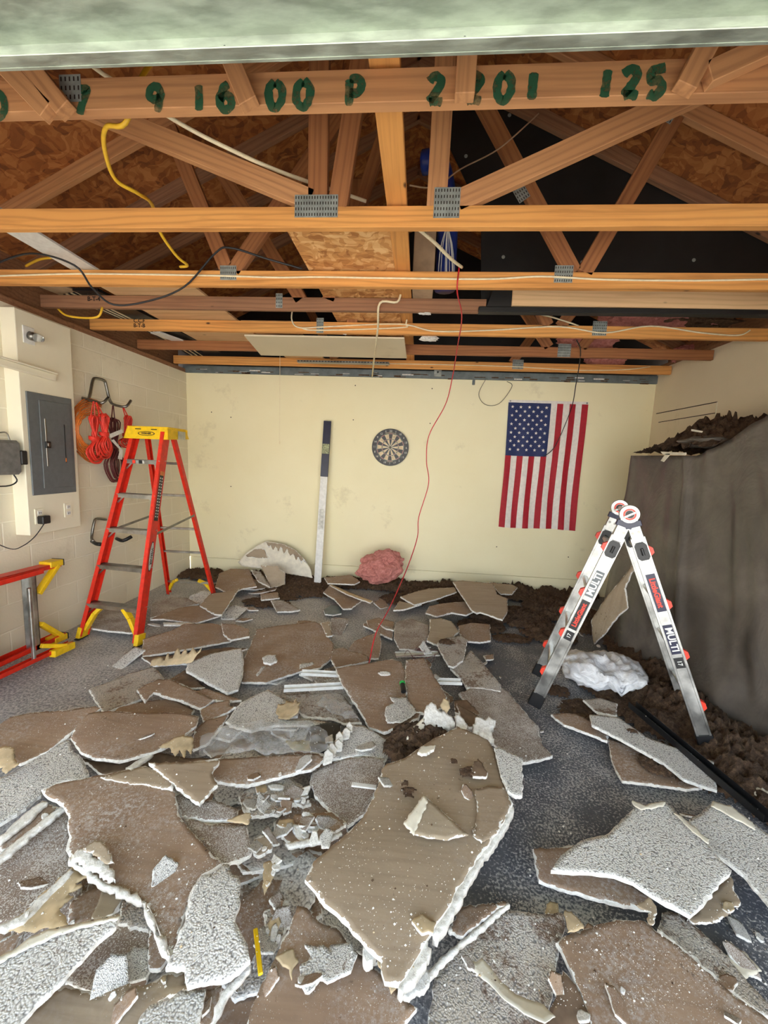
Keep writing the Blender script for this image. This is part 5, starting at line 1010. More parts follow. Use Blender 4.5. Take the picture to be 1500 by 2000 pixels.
a, b = U(*px('M2', (247, 1160)), 'z', .15), U(*px('M2', (273, 1385)), 'z', .15); s = MB(); s.bar(a, b, .008, .013, YEL, Vector((1, 0, 0)), .002); tag(s.build('yellow_stick'), 'yellow flat stick in the rubble at the bottom centre', 'stick')
a, b = U(*px('M2', (718, 455)), 'z', .17), U(*px('M2', (838, 470)), 'z', .17); s = MB(); s.bar(a, b, .008, .02, WHITEP, Vector((0, 1, 0)), .001); tag(s.build('white_bead'), 'thin white corner bead left of the khaki sheet', 'strip')
tg = U(*px('M1', (915, 805)), 'z', .15); t = thing('laser_pointer', 'small black and green cylinder on the centre brown sheet', 'tool', tg)
s = MB(); s.tube([tg+Vector((.01, -.03, 0)), tg+Vector((0, .03, .012))], .016, BLK, 12); s.build('tool_body', t); s = MB(); s.tube([tg+Vector((0, .03, .012)), tg+Vector((-.002, .045, .016))], .018, GREEN, 12); s.tube([tg+Vector((-.002, .045, .016)), tg+Vector((-.002, .048, .017))], .011, BLK, 10); s.build('green_ring', t)
s = MB(); rg = random.Random(5)
for k in range(5):
    c = U(*px('M1', (960+k*25, 650-k*8)), 'z', .12); s.tube([c+Vector((rg.uniform(-.12, .12), rg.uniform(-.1, .1), rg.uniform(-.01, .02))) for _ in range(4)], .0018, CORD_D, 5, smooth=6)
tag(s.build('red_wire_tangle', smooth=True), 'thin red wire tangle behind the centre brown sheet', 'wire')
S('M2', 'kraft', .14, (0, 0), [(515, 170), (600, 150), (665, 155), (655, 262), (592, 302), (515, 288)], 'dark grey board under the clear film', 'dark_board', 'board').data.materials[0] = BLK
S('M2', 'kraft', .145, (0, 0), [(395, 240), (512, 238), (515, 285), (430, 285)], 'yellow printed label under the clear film', 'yellow_label', 'label', th=.002).data.materials[0] = plain('faded_yellow', (190, 176, 120), .7)
def crumple(name, view, pts, z, h, m, label, cat, thick=.0015):
    o = slab(view, 'kraft', z, (0, 0), pts, label, name, cat, th=.004, warp=0, step=.014, jag=.01, curl=None); me = o.data; me.materials.clear(); me.materials.append(m)
    for v in me.vertices:
        p = v.co; e = 1; q = Vector((p.x*6, p.y*6, NS[0])); v.co.z += h*(.5+.5*noise.noise(q)+.6*(abs(noise.noise(q*2.3))-.25)+.25*noise.noise(q*5))
    me.polygons.foreach_set('material_index', [0]*len(me.polygons)); me.polygons.foreach_set('use_smooth', [True]*len(me.polygons)); me.update(); return o
crumple('clear_film', 'M2', [(-20, 240), (60, 210), (160, 190), (350, 172), (500, 175), (600, 215), (610, 300), (560, 325), (420, 310), (200, 320), (60, 330), (-30, 320)], .16, .05, FILM, 'crumpled clear plastic film in the centre-left rubble', 'plastic film')
crumple('grey_film', 'M1', [(450, 905), (500, 880), (580, 885), (640, 915), (690, 985), (640, 985), (560, 960), (480, 925)], .12, .05, FILM, 'small crumpled grey film beside the centre brown sheet', 'plastic film')
# white plastic bag
bgp = U(1175, 1312, 'z', .10); bm = bmesh.new(); bmesh.ops.create_icosphere(bm, subdivisions=5, radius=1)
for v in bm.verts:
    n = v.co.normalized(); a = math.atan2(n.y, n.x); k = 1+.16*math.sin(a*2+.6)+.10*noise.noise(n*2.2+Vector((4, 1, 0)))+.07*(1-2*abs(noise.noise(n*4+Vector((2, 2, 0)))))+.035*(1-2*abs(noise.noise(n*9)))
    v.co = Vector((n.x*.24, n.y*.26, max(-.055, n.z*.085)))*1
    v.co.x *= k; v.co.y *= k; v.co.z = v.co.z*k+.045*(.5-2*abs(noise.noise(Vector((v.co.x*7+v.co.y*3, v.co.y*6, 3)))))+.018*(1-2*abs(noise.noise(Vector((v.co.x*19, v.co.y*15, 6)))))
bm.transform(Matrix.Rotation(-.5, 4, 'Z')); me = bpy.data.meshes.new('white_bag'); bm.to_mesh(me); bm.free(); me.materials.append(BAG); me.polygons.foreach_set('use_smooth', [True]*len(me.polygons))
bag = bpy.data.objects.new('plastic_bag', me); COL.objects.link(bag); bag.location = bgp+Vector((.02, .02, -.01)); tag(bag, 'crumpled white plastic bag lying between the feet of the white ladder', 'bag')
def clump(name, c, r, h, label, par=None):
    c = Vector(c)
    def fn(x, y):
        d = ((x-c.x)/r[0])**2+((y-c.y)/r[1])**2; return (h*(1-d)**.6 if d < 1 else -1), c.z
    return field(name, fn, c.x-r[0], c.x+r[0], c.y-r[1], c.y+r[1], .009, BROWN, label, 'insulation', .006, par, 26, 80)
clump('insulation_clump', U(*px('M2', (960, 285)), 'z', .14), (.10, .10), .05, 'brown insulation clump at the top left edge of the khaki sheet, lower one')
clump('insulation_clump', U(*px('M2', (1060, 225)), 'z', .16), (.17, .10), .06, 'brown insulation clump behind the khaki sheet, upper one')
for i, (v_, p_, r_, z_, lb) in enumerate([('M2', (1215, 350), .03, .246, 'tiny brown insulation tuft on the khaki sheet, highest one'), ('M2', (1290, 400), .05, .246, 'brown insulation tuft around the small chip on the khaki sheet'), ('M2', (975, 455), .03, .246, 'tiny brown insulation tuft at left on the khaki sheet'), ('M2', (1000, 500), .045, .246, 'brown insulation tuft above the pale flap on the khaki sheet'), ('R1', (930, 1080), .12, .06, 'brown insulation patch on the board under the long textured board'), ('R1', (1040, 1120), .11, .05, 'brown insulation patch at the near end of the long textured board'), ('R1', (775, 900), .035, .11, 'reddish insulation spot on the long textured board'), ('M1', (1150, 560), .07, .12, 'brown insulation tuft on the speckled wedge')]):
    clump('insulation_tuft', U(*px(v_, p_), 'z', z_), (r_, r_*.8), .016 if r_ < .06 else .03, lb)
# board pieces leaning / standing at the rear
def leaner(name, pts, y, lean, kind, label, th=.013, jag=.006, parent=None, off=0):
    """an upright piece traced on a plane through y at the floor, leaning away by lean (m per m)"""
    W_ = []
    for x, yy in pts:
        d = ray(x, yy); t = (y+off-lean*0-CAM.y+lean*CAM.z)/(d.y-lean*d.z); W_.append(CAM+d*t)   # plane Y = y+lean*Z
    o = sheet([(p.x, p.z) for p in W_], lambda a, b: 0, kind, name, th=th, jag=jag, warp=.006, bevel=.008)
    M4 = Matrix(((1, 0, 0, 0), (0, lean, -1, y+off), (0, 1, 0, 0), (0, 0, 0, 1))); me = o.data; l0 = Vector(o.location)
    for v in me.vertices: v.co = (M4 @ (v.co+l0))
    c = sum((v.co for v in me.vertices), Vector())/len(me.vertices)
    for v in me.vertices: v.co -= c
    me.flip_normals(); me.update(); o.location = c
    if parent is not None: o.location = c-world_loc(parent); o.parent = parent
    elif label: tag(o, label, 'drywall piece')
    return o
q = lambda pts, v='M1': [px(v, p) for p in pts]
HR = leaner('broken_drywall', q([(42, 130), (80, 85), (130, 50), (185, 20), (240, 28), (290, 38), (350, 70), (400, 125), (425, 165), (438, 215), (390, 205), (330, 195), (280, 188), (200, 170), (110, 158), (60, 150)]), 4.78, .22, 'cream', 'white half-round board piece leaning against the back wall')
for pp in ([(80, 95), (130, 62), (182, 60), (190, 90), (212, 112), (150, 108), (90, 103)], [(190, 24), (240, 30), (292, 40), (350, 72), (398, 120), (406, 138), (385, 122), (378, 138), (362, 105), (350, 120), (335, 85), (318, 98), (300, 62), (285, 85), (270, 52), (255, 72), (240, 48), (228, 66), (214, 42), (205, 55)]):
    leaner('bare_paper_patch', q(pp), 4.78, .22, 'khaki', None, th=.002, jag=.003, parent=HR, off=-.006)
leaner('broken_drywall', q([(158, 150), (200, 150), (255, 152), (262, 172), (290, 185), (290, 250), (250, 262), (215, 268), (190, 210)]), 4.45, .35, 'khaki', 'small tan board standing in front of the half-round board')
# piece leaning on the plastic sheet
pts = [(1250, 1078), (1240, 1090), (1225, 1115), (1205, 1140), (1180, 1170), (1155, 1212), (1160, 1258), (1180, 1240), (1205, 1205), (1224, 1187), (1218, 1150), (1232, 1118), (1250, 1100)]
W_ = []
for x, y in pts:
    d = ray(x, y); nrm = Vector((-.93, -.36, .12)); p0 = Vector((1.72, 3.35, .5)); t = (p0-CAM).dot(nrm)/d.dot(nrm); W_.append(CAM+d*t)
nrm.normalize(); ux = nrm.cross(Vector((0, 0, 1))).normalized(); uy = ux.cross(nrm)*-1
if uy.z < 0: uy = -uy
o = sheet([((p-p0).dot(ux), (p-p0).dot(uy)) for p in W_], lambda a, b: 0, 'khaki', 'broken_drywall', th=.013, warp=.01, bevel=.014)
l0 = Vector(o.location); me = o.data
for v in me.vertices: c = v.co+l0; v.co = ux*c.x+uy*c.y+nrm*c.z
me.update(); o.location = p0; tag(o, 'tall tan board piece leaning on the plastic sheet behind the white ladder', 'drywall piece')
# pink insulation lump
lump('pink_insulation_lump', U(740, 1110, 'y', 4.62)+Vector((.02, 0, .02)), (.27, .2, .185), PINK, 'pink fluffy insulation lump against the back wall', 'insulation', 53, .32, 5, sc_=1.3)
bpy.data.objects['pink_insulation_lump'].rotation_euler = (0, -.35, 0)
# ------------------------------------------------------------------ rubble too small to trace: fragments and crumbs
rg = random.Random(11)
def fragment(i):
    v = rg.random(); k = 'gyp' if v < .36 else ('tex' if v < .5 else ('paper' if v < .78 else ('dusty' if v < .93 else 'tan')))
    r = rg.uniform(.018, .075) if k in ('gyp', 'tan') else rg.uniform(.04, .13); n = rg.randint(4, 7); a0 = rg.random()*6.28; el = rg.uniform(.45, 1)
    ang = [a0+(j+rg.uniform(-.3, .3))*2*math.pi/n for j in range(n)]; th_ = rg.random()*3.14
    P_ = []
    for a in ang:
        x, y = r*math.cos(a), r*el*math.sin(a); P_.append((x*math.cos(th_)-y*math.sin(th_), x*math.sin(th_)+y*math.cos(th_)))
    gx, gy = rg.uniform(-.35, .35), rg.uniform(-.35, .35)
    return sheet(P_, lambda x, y: gx*x+gy*y, k, 'drywall_fragment', th=.012, jag=.004, warp=.003, bevel=.005)
protos = [fragment(i) for i in range(36)]
def zone(px_, py_):
    if py_ < 1180 and not (430 < px_ < 1000): return 0
    if 1010 < px_ and 1300 < py_ < 1700: return .12
    if px_ < 520 and 1260 < py_ < 1380 and px_ < 300: return .08
    if 930 < px_ < 1420 and 1500 < py_ < 1780: return .15
    return 1
cnt = 0; used = [False]*36
LB = {'gypsum': 'loose white gypsum fragment among the rubble', 'board_tex': 'loose small textured fragment among the rubble', 'board_paper': 'loose small brown-backed fragment among the rubble', 'board_dusty': 'loose small dusty brown fragment among the rubble', 'torn_paper': 'loose small tan paper scrap among the rubble'}
LM = [('khaki sheet', 800, 1640), ('huge dusty sheet', 250, 1650), ('bottom-right brown sheet', 1250, 1880), ('big curved brown sheet', 250, 1430), ('wide brown sheet', 560, 1265), ('centre brown sheet', 740, 1350), ('large textured slab', 1260, 1680),
      ('bright white corner board', 120, 1880), ('leaning white board', 420, 1800), ('bottom centre brown sheet', 640, 1900), ('reddish brown sheet', 530, 1510), ('crumb-covered board', 680, 1540), ('standing ladder', 290, 1230), ('yellow stick', 502, 1850),
      ('clear film', 510, 1450), ('left dusty board', 80, 1690), ('dust-covered textured board', 1010, 1900), ('torn tan curl', 345, 1290), ('white chunks', 860, 1410), ('sheet by the white ladder', 1000, 1420), ('speckled wedge', 880, 1270), ('khaki triangular sheet', 360, 1525), ('pointed brown board', 350, 1360)]
bpy.context.view_layer.update(); dg = bpy.context.evaluated_depsgraph_get(); FR = []; tries = 0
while cnt < 230 and tries < 12000:
    tries += 1; X, Y = rg.uniform(0, 1500), 1150+850*rg.random()**.8
    if rg.random() > zone(X, Y): continue
    if cnt % 2 == 0: X, Y = rg.gauss(555, 75), rg.uniform(1500, 1880)   # the broken-up heap left of the khaki sheet
    elif cnt % 5 == 1: X, Y = rg.uniform(0, 420), rg.uniform(1690, 1990)
    p = U(X, Y, 'z', .1)
    if p.x < XL+.15 or p.x > 1.7 or p.y > 4.5: continue
    hit, loc, nr, _, ob, _ = sc.ray_cast(dg, Vector((p.x, p.y, .5)), Vector((0, 0, -1)))
    if not hit or loc.z > .28: continue
    if ob.name.startswith(('loose', 'plastic', 'gyps', 'step', 'fold', 'torn')): continue
    if (loc.z > .15 or ob.name.startswith('broken') and ob.dimensions.x*ob.dimensions.y > .09) and rg.random() < .93: continue   # the topmost sheets stay mostly clear
    i = rg.randrange(36); m_ = protos[i].data.materials[0].name
    if loc.z > .1 and m_ in ('board_paper', 'board_dusty') and rg.random() < .6: continue
    o = protos[i] if not used[i] else protos[i].copy()
    if used[i]: COL.objects.link(o)
    used[i] = True; o.location = loc+Vector((0, 0, .009)); o.rotation_euler = (rg.uniform(-.15, .15), rg.uniform(-.15, .15), rg.random()*6.28); k = rg.uniform(.5, .9)*(.42+.17*p.y); o.scale = (k, k, .5+.4*k)
    dd = sorted((math.hypot(X-a, (Y-b)*1.5), n, a, b) for n, a, b in LM)[0]; dx, dy = X-dd[2], (Y-dd[3])*1.5
    side = ('right of' if dx > 0 else 'left of') if abs(dx) > abs(dy) else ('in front of' if dy > 0 else 'behind')
    FR.append(((m_, side, dd[1]), dd[0], o)); cnt += 1
kx = 0; tries = 0
while kx < 62 and tries < 4000:
    tries += 1; X, Y = rg.uniform(180, 960), rg.uniform(1150, 1480)
    if kx % 3 == 0: X, Y = rg.gauss(570, 60), rg.uniform(1500, 1900)
    if kx % 5 == 1: X, Y = rg.uniform(0, 520), rg.uniform(1720, 1990)
    p = U(X, Y, 'z', .03); i = rg.randrange(36); m_ = protos[i].data.materials[0].name
    if m_ in ('gypsum', 'torn_paper') or p.x < XL+.3: continue
    hit, loc, nr, _, ob, _ = sc.ray_cast(dg, Vector((p.x, p.y, .5)), Vector((0, 0, -1)))
    if not hit or ob.name.startswith(('loose', 'plastic', 'step', 'fold')) or (loc.z > .05 and rg.random() < .6): continue
    o = protos[i] if not used[i] else protos[i].copy()
    if used[i]: COL.objects.link(o)
    used[i] = True; o.location = (p.x, p.y, .022+.012*rg.random()); o.rotation_euler = (0, 0, rg.random()*6.28); k = rg.uniform(1.1, 2.1); o.scale = (k, k, 1)
    dd = sorted((math.hypot(X-a, (Y-b)*1.5), n, a, b) for n, a, b in LM)[0]; dx, dy = X-dd[2], (Y-dd[3])*1.5
    side = ('right of' if dx > 0 else 'left of') if abs(dx) > abs(dy) else ('in front of' if dy > 0 else 'behind')
    FR.append((('F'+m_, side, dd[1]), dd[0], o)); kx += 1
ORD = ['nearest', 'second nearest', 'third nearest', 'fourth nearest', 'fifth nearest', 'sixth nearest', 'seventh nearest', 'eighth nearest', 'ninth nearest', 'tenth nearest']
KN = {'gypsum': 'white gypsum bit', 'board_tex': 'small textured fragment', 'board_paper': 'small brown-backed fragment', 'board_dusty': 'small dusty brown fragment', 'torn_paper': 'small tan paper scrap', 'Fboard_tex': 'low textured board piece', 'Fboard_paper': 'low brown board piece', 'Fboard_dusty': 'low dusty board piece'}
seen = {}
for key, d_, o in sorted(FR, key=lambda q: (q[0], q[1])):
    n = seen.get(key, 0); seen[key] = n+1; w_ = ORD[n] if n < 10 else ORD[n % 10].replace('nearest', 'farthest')
    tag(o, f'{KN[key[0]]} {key[1]} the {key[2]}, {w_}', 'drywall fragment', KN[key[0]]+'s in the rubble')
for i in range(36):
    if not used[i]: bpy.data.objects.remove(protos[i])
# crumbs everywhere: rest them on whatever lies below
bpy.context.view_layer.update(); dg = bpy.context.evaluated_depsgraph_get()
s = MB(); k = 0; tries = 0
while k < 9000 and tries < 30000:
    tries += 1; X, Y = rg.uniform(-20, 1520), 1130+900*rg.random()**.75
    p = U(X, Y, 'z', .0)
    if p.x < XL+.05 or p.x > 2.05 or p.y > 4.85: continue
    d_ = noise.noise(Vector((p.x*2.2, p.y*2.2, 7)))
    if rg.random() > .55+1.1*d_: continue
    hit, loc, nr, _, ob, _ = sc.ray_cast(dg, Vector((p.x, p.y, .55)), Vector((0, 0, -1)))
    if not hit or ob.name.startswith(('plastic', 'loose', 'insul', 'plastic_bag')) and rg.random() > .1 or loc.z > .4: continue
    r = (rg.uniform(.001, .0032) if rg.random() < .95 else rg.uniform(.004, .009))*(.42+.22*p.y)
    m_ = GYP if rg.random() < .86 else (TAN if rg.random() < .5 else BROWN)
    vs = [loc+Vector((rg.uniform(.6, 1)*r*a, rg.uniform(.6, 1)*r*b, rg.uniform(.5, .9)*r*c)) for a, b, c in ((1, 0, 0), (-1, 0, 0), (0, 1, 0), (0, -1, 0), (.2, .1, 1), (0, 0, -.4))]
    s.add(vs, [(0, 2, 4), (2, 1, 4), (1, 3, 4), (3, 0, 4), (2, 0, 5), (1, 2, 5), (3, 1, 5), (0, 3, 5)], m_); k += 1
tag(s.build('gypsum_crumbs'), 'white gypsum crumbs and dust scattered over the floor and boards', 'crumbs', kind='stuff')
# ------------------------------------------------------------------ standing red step ladder
fl, frr = Vector((-2.705, 3.008, .03)), Vector((-2.165, 2.953, .03)); rl, rr = Vector((-2.659, 4.111, .03)), Vector((-2.139, 4.145, .03))
flt, frt = U(263, 842, 'y', 3.36), U(326, 846, 'y', 3.33); rlt, rrt = U(284, 842, 'y', 3.52), U(338, 842, 'y', 3.50)
t = thing('step_ladder', 'red fibreglass step ladder with yellow top standing open by the left wall', 'ladder', (fl+frr+rl+rr)/4)
def channel(par, a, b, wd, dp, m, side, inward, name='rail'):
    """C-section rail: web wd wide, flanges dp deep towards inward"""
    a, b = Vector(a), Vector(b); x = (b-a).normalized(); f = (side-x*side.dot(x)).normalized(); n = x.cross(f); n = n if n.dot(inward) > 0 else -n
    s = MB(); s.bar(a, b, .004, wd, m, f); 
    for k in (-1, 1): s.bar(a+f*k*(wd/2-.002)+n*dp/2, b+f*k*(wd/2-.002)+n*dp/2, dp, .004, m, f)
    return s.build(name, par)
Fy = Vector((0, 1, 0)); Xp = Vector((1, 0, 0))
channel(t, fl, flt, .085, .03, RED, Fy, Xp); channel(t, frr, frt, .085, .03, RED, Fy, -Xp); channel(t, rl, rlt, .042, .028, RED, Fy, Xp, 'rear_rail'); channel(t, rr, rrt, .042, .028, RED, Fy, -Xp, 'rear_rail')
for i, yy in enumerate((1182, 1106, 1034, 966, 899)):
    # step heights traced on the rails
    ps = []
    for a, b in ((fl, flt), (frr, frt)):
        best = min((abs(U(0, 0, 'z', 0).z*0+(1000-F*((a.lerp(b, k/400)-CAM).dot(UP))/((a.lerp(b, k/400)-CAM).dot(FW)))-(yy+(4 if a is frr else -4))), k) for k in range(400)); ps.append(a.lerp(b, best[1]/400))
    zz = (ps[0].z+ps[1].z)/2; ps = [Vector((p.x, p.y, zz)) for p in ps]; s = MB(); dv = (ps[1]-ps[0]).normalized()
    s.bar(ps[0], ps[1], .005, .085, ALU, Fy); s.bar(ps[0]+Vector((0, -.041, -.014)), ps[1]+Vector((0, -.041, -.014)), .032, .004, ALU, Fy); s.bar(ps[0]+Vector((0, .041, -.012)), ps[1]+Vector((0, .041, -.012)), .028, .004, ALU, Fy)
    for k in range(6): s.bar(ps[0]+Vector((0, -.03+k*.012, .004)), ps[1]+Vector((0, -.03+k*.012, .004)), .002, .003, ALU, Fy)
    st = s.build('step', t)
    for sg, p in ((1, ps[0]), (-1, ps[1])):
        s = MB(); s.bar(p+dv*sg*.01+Vector((0, -.03, -.075)), p+dv*sg*.07+Vector((0, -.03, -.02)), .012, .004, ALU, Fy); s.build('brace', st)
    if i == 4:
        s = MB(); c = (ps[0]+ps[1])/2; 
        for k, m_ in enumerate((REDP, PLATE, BLK, LTGREY, NAVY)): s.box(c+Vector((-.07+k*.03, -.0445, -.014)), (.026, .0015, .026), m_)
        s.build('label', st)
for i, yy in enumerate((1135, 1076, 1030, 965, 903)):
    ps = []
    for a, b in ((rl, rlt), (rr, rrt)):
        best = min((abs((1000-F*((a.lerp(b, k/400)-CAM).dot(UP))/((a.lerp(b, k/400)-CAM).dot(FW)))-yy-(0 if a is rl else 4)), k) for k in range(400)); ps.append(a.lerp(b, best[1]/400))
    zz = (ps[0].z+ps[1].z)/2; s = MB(); s.bar((ps[0].x, ps[0].y, zz), (ps[1].x, ps[1].y, zz), .022, .022, ALU, Fy, .004); s.build('rear_rung', t)
# spreader bars
for a, b, c, d in ((fl, flt, rl, rlt), (frr, frt, rr, rrt)):
    p1, p2 = a.lerp(b, .50), c.lerp(d, .54); s = MB(); s.bar(p1, (p1+p2)/2+Vector((0, 0, .0)), .02, .004, STEEL, Xp); s.bar((p1+p2)/2, p2, .02, .004, STEEL, Xp); s.build('spreader', t)
# feet and corner braces
for a, b, sg, dz, nm in ((fl, flt, 1, -1, 'foot'), (frr, frt, -1, -1, 'foot')):
    s = MB(); D = (b-a).normalized(); s.bar(a-D*.02, a+D*.07, .036, .095, YEL, Fy, .004); ft = s.build(nm, t); s = MB(); s.box(a-D*.022, (.045, .1, .008), BLK, None, .002); s.build('tread_pad', ft)
for a, b, sg in ((fl, flt, 1), (frr, frt, -1), (rl, rlt, 1), (rr, rrt, -1)):
    front = a in (fl, frr); D = (b-a).normalized(); h1 = .285 if front else .21; p1 = a+D*.05+Vector((sg*.02, 0, 0)); p2 = Vector((a.x+sg*(.17 if front else .15), (a+D*h1).y, (a+D*(h1-.02)).z)); mid = p1.lerp(p2, .5)+Vector((sg*-.0, 0, .03))
    s = MB(); s.bar(p1, mid, .03, .05 if front else .03, YEL, Fy, .003); s.bar(mid, p2, .03, .05 if front else .03, YEL, Fy, .003); s.build('corner_brace', t)
# yellow top cap
cb = (flt+frt)/2; s = MB(); xm = (flt.x+frt.x)/2; ym = (flt.y+rlt.y)/2; hw = (frt.x-flt.x)/2+.045; zt = max(flt.z, frt.z)+.035
s.prism([(xm-hw-.0, ym-.16, zt-.10), (xm+hw, ym-.16, zt-.10), (xm+hw-.02, ym-.135, zt), (xm-hw+.02, ym-.135, zt)], (0, .006, 0), YEL)
s.prism([(xm+hw, ym-.16, zt-.10), (xm+hw, ym+.15, zt-.08), (xm+hw-.02, ym+.13, zt), (xm+hw-.02, ym-.135, zt)], (-.006, 0, 0), YEL)
s.prism([(xm-hw, ym-.16, zt-.10), (xm-hw, ym+.15, zt-.08), (xm-hw+.02, ym+.13, zt), (xm-hw+.02, ym-.135, zt)], (.006, 0, 0), YEL)
s.box((xm, ym, zt), (2*hw-.03, .27, .012), YEL, None, .004); s.box((xm, ym+.14, zt-.04), (2*hw-.02, .006, .08), YEL)
cap = s.build('top_cap', t)
s = MB(); s.box((xm+hw+.002, ym+.03, zt-.055), (.004, .11, .07), ALU, None, .001); s.build('bracket_plate', cap)
s = MB(); yf = ym-.153; s.disc((xm, yf, zt-.055), (0, -1, 0), 0, .001, BLK, n=4)
def oval(s, c, rx, rz, m, o, ax=(1, 0, 0), az=(0, 0, 1), nn=(0, -1, 0)):
    ax, az, nn = Vector(ax), Vector(az), Vector(nn); P_ = [Vector(c)+ax*math.cos(a)*rx+az*math.sin(a)*rz+nn*o for a in [k*math.pi/14 for k in range(28)]]; s.prism(P_, nn*.0008, m)
tl = Matrix.Rotation(math.radians(13), 4, 'X'); 
cN = Vector((0, -1, .25)).normalized(); cz = Vector((0, .242, .97)); cc = Vector((xm, ym-.1505, zt-.055))
oval(s, cc, .075, .019, BLK, .002, (1, 0, 0), cz, cN); oval(s, cc, .066, .014, YEL, .003, (1, 0, 0), cz, cN)
mt = Matrix((Vector((1, 0, 0)), cz, cN)).transposed().to_4x4(); mt.translation = cc+cN*.0045; s.text('WERNER', .021, mt, BLK, .001, .0004)
for k in (-1, 1): s.box(cc+Vector((k*.07, -.002, .035))+cN*.003, (.05, .002, .007), BLK)
s.build('logo', cap)
# stickers on the right front rail
D = (frt-frr).normalized(); f = (Fy-D*Fy.dot(D)).normalized(); n = Vector((1, 0, 0)); n = (n-D*n.dot(D)-f*n.dot(f)).normalized()
if n.x < 0: n = -n
def on_rail(k, a, b): return frr.lerp(frt, k)+f*a+n*(.003+b)
s = MB(); mt = Matrix((D, f, n)).transposed().to_3x3()
s.box(on_rail(.685, 0, .001), (.40, .05, .001), BLK, mt)
for i in range(14):
    for j in (-1, 1): s.box(on_rail(.59+i*.0143, j*.012, .002), (.012, .011, .001), LTGREY, mt)
s.box(on_rail(.80, 0, .002), (.035, .05, .001), ORANGE_L, mt); s.build('warning_sticker', t)
s = MB(); c = on_rail(.40, 0, .001); oval(s, c, .125, .026, BLK, 0, D, f, n); oval(s, c, .115, .021, LTGREY, .001, D, f, n)
m4 = Matrix((-D, -f, n)).transposed().to_4x4(); m4 = Matrix((D, f, n)).transposed().to_4x4() if D.cross(f).dot(n) > 0 else Matrix((-D, f, n)).transposed().to_4x4(); m4.translation = c+n*.0025; s.text('WERNER', .034, m4, BLK, .001, .0004); s.build('brand_sticker', t)
# ------------------------------------------------------------------ red ladder lying on its side
t = thing('step_ladder', 'red step ladder lying on its side by the left wall, yellow feet towards the room', 'ladder', (-2.75, 2.6, .05))
for z, dx in ((.085, 0), (.685, 0)):
    a = Vector((-2.75+dx, 2.86, z)); b = Vector((-2.75+dx, .9, z+.045 if z > .3 else z+.05)); channel(t, a, b, .085, .03, RED, Xp, Vector((0, 0, 1 if z < .3 else -1)))
    s = MB(); D = (a-b).normalized(); s.bar(a-D*.10, a+D*.01, .045, .10, YEL, Xp, .004); ft = s.build('foot', t); s = MB(); s.box(a+D*.014, (.10, .01, .05), BLK, None, .002); s.build('tread_pad', ft)
for y in (2.64, 2.33, 2.02, 1.71, 1.4):
    s = MB()
    s.box((-2.75, y, .385), (.085, .005, .60), ALU); s.box((-2.71, y-.014, .385), (.005, .032, .60), ALU); s.box((-2.79, y-.014, .385), (.005, .032, .60), ALU)
    for k in range(6): s.box((-2.75-.03+.012*k, y+.004, .385), (.004, .003, .60), ALU)
    s.build('step', t)
for z, sg in ((.10, 1), (.67, -1)):
    s = MB(); p1 = Vector((-2.72, 2.83, z)); p2 = Vector((-2.72, 2.66, z+sg*.17)); s.bar(p1, p2, .03, .05, YEL, Xp, .003); s.build('corner_brace', t)
for z in (.05, .62):
    channel(t, (-2.62, 2.80 if z < .3 else 2.60, z+(.06 if z > .3 else 0)), (-2.68, .9, z+.06), .042, .028, RED, Xp, Vector((0, 0, 1)), 'rear_rail')
s = MB(); s.bar((-2.60, 2.80, .05), (-2.60, 2.62, .06), .05, .05, YEL, Xp, .004); s.bar((-2.6, 2.74, .07), (-2.66, 2.60, .13), .03, .04, YEL, Xp, .003); s.build('corner_brace', t)
for y in (2.5, 2.1): s = MB(); s.box((-2.62, y, .33), (.022, .022, .54), ALU, None, .004); s.build('rear_rung', t)
bpy.context.view_layer.update()
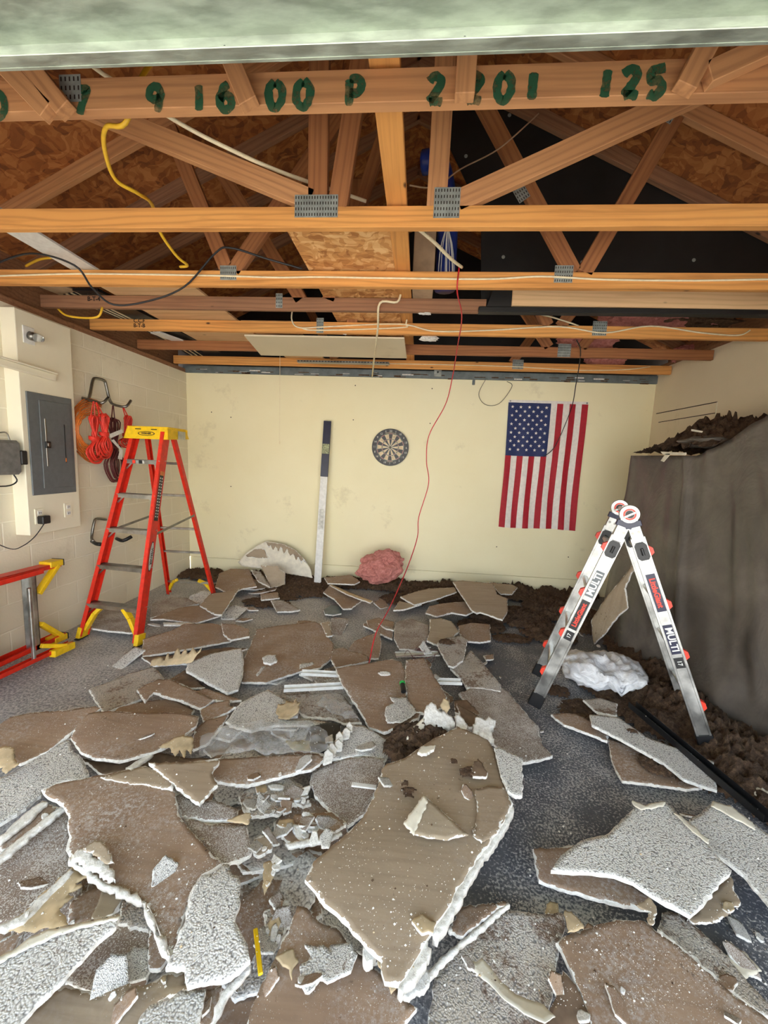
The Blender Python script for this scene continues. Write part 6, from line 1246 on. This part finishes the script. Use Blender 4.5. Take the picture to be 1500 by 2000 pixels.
# ------------------------------------------------------------------ silver folding multi-position ladder
L0, R0_ = Vector((.838, 2.526, .05)), Vector((1.700, 2.233, .05)); hin = U(1229, 1004, 'y', 2.40); AX = Vector((R0_-L0)).normalized(); DW = Vector((-AX.y, AX.x, 0)); WID = .42
t = thing('folding_ladder', 'silver aluminium folding ladder standing as an A-frame at right', 'ladder', (L0+R0_)/2+DW*WID/2)
NF = (-DW)
for side, A in ((-1, L0), (1, R0_)):
    for dep in (0, WID):
        a = A+DW*dep; h_ = hin+DW*dep; D = (h_-a).normalized(); sd = D.cross(DW).normalized(); sd = sd if sd.dot(AX) > 0 else -sd; top_ = h_-D*.14
        s = MB(); s.bar(a, top_, .072, .026, ALU, DW, .002)
        for k in (-1, 1): s.bar(a+D*.0+sd*k*.031-DW*.0145, top_+sd*k*.031-DW*.0145, .012, .004, ALU, DW, .001)
        rl_ = s.build('outer_rail', t)
        s = MB(); s.bar(a-D*.02, a+D*.075, .084, .036, BLK, DW, .005); s.build('rubber_foot', t)
        # hinge arm
        s = MB(); s.bar(top_-D*.03, h_-D*.03, .066, .032, ALU, DW, .004); s.bar(h_-D*.08, h_-D*.045, .085, .036, NAVY, DW, .003)
        for k in (-.016, .016): s.disc(top_+D*.03+sd*k-DW*.017, -DW, 0, .008, STEEL, n=12, th=.003)
        s.build('hinge_arm', t)
        # lock knob
        s = MB(); c = top_-D*.08-DW*.014; P_ = [c+D*x+sd*y for x, y in ((-.05, -.018), (-.035, -.03), (.035, -.03), (.05, -.018), (.05, .018), (.035, .03), (-.035, .03), (-.05, .018))]
        s.prism(P_, -DW*.016, BLK); s.tube([c+D*.02-DW*.02, c-D*.02-DW*.02], .008, BLK, 8); s.disc(c-DW*.0165-D*.01, -DW, 0, .007, LTGREY, n=10, th=.004); s.build('lock', t)
    # rungs with red end tabs
    D = (hin-A).normalized(); L = (hin-A).length; out_ = D.cross(DW); out_ = out_ if out_.dot(AX)*side > 0 else -out_
    for k in (.175, .39, .605, .835):
        c = A+D*L*k; s = MB(); s.bar(c+out_*.0, c+DW*WID, .032, .03, ALU, D, .006); rg_ = s.build('rung', t)
        for dep in (0, WID):
            s = MB(); b0 = c+DW*dep+out_*.034; P_ = [b0+D*.032, b0-D*.032, b0+out_*.022-D*.016, b0+out_*.022+D*.012]; s.prism([p-DW*.014 for p in P_], DW*.03, REDP); s.build('red_tab', rg_)
    # lettering on the near face
    mt = Matrix((D*side*-1, out_*-1 if False else (D*side*-1).cross(DW)*-1, -DW)).transposed()
    xa = D*(-side) if side > 0 else D; ya = (-DW).cross(xa); m3 = Matrix((xa, ya, -DW)).transposed()
    def at_(k): return A+D*L*k-DW*.0145
    s = MB(); s.box(at_(.60), (.20, .044, .002), PLATE if side < 0 else NAVY, m3); m4 = m3.to_4x4(); m4.translation = at_(.60)-DW*.0022
    k1, k2 = (.66, .50) if side < 0 else (.66, .46)
    s = MB(); s.box(at_(k1), (.17 if side < 0 else .22, .046, .002), GREYP if side < 0 else NAVY, m3); m4 = m3.to_4x4(); m4.translation = at_(k1)-DW*.0022; s.text('MULTI' if side < 0 else 'LittleGiant', .052 if side < 0 else .04, m4, WHITEP if side < 0 else REDP, .0015, .0004)
    s.box(at_(k2), (.20 if side < 0 else .17, .046, .002), NAVY if side > 0 else BLK, m3); m4.translation = at_(k2)-DW*.0022; s.text('LittleGiant' if side < 0 else 'MULTI', .037 if side < 0 else .05, m4, REDP if side < 0 else WHITEP, .0012, .0004)
    k3 = .39 if side < 0 else .36; s.box(at_(k3), (.06, .046, .002), BLK, m3); m4.translation = at_(k3)-DW*.0022; s.text('17', .03, m4, WHITEP, .0005, .0004); s.build('lettering', t)
for dep in (0, WID):
    c = hin+DW*dep-DW*.02; s = MB(); s.disc(c, DW, 0, .05, ALU, n=28, th=.045); s.build('hinge_disc', t); s = MB(); s.disc(c-DW*.002, -DW, .024, .033, REDP, n=24, th=.004); s.disc(c-DW*.002, -DW, 0, .022, BLK, n=20, th=.003); s.bar(c-DW*.006-AX*.028-Vector((0, 0, .02)), c-DW*.006+AX*.028+Vector((0, 0, .015)), .014, .006, ALU, DW, .002); s.build('hinge_lock', t)
s = MB(); s.tube([hin, hin+DW*WID], .014, ALU, 10); s.build('hinge_axle', t)
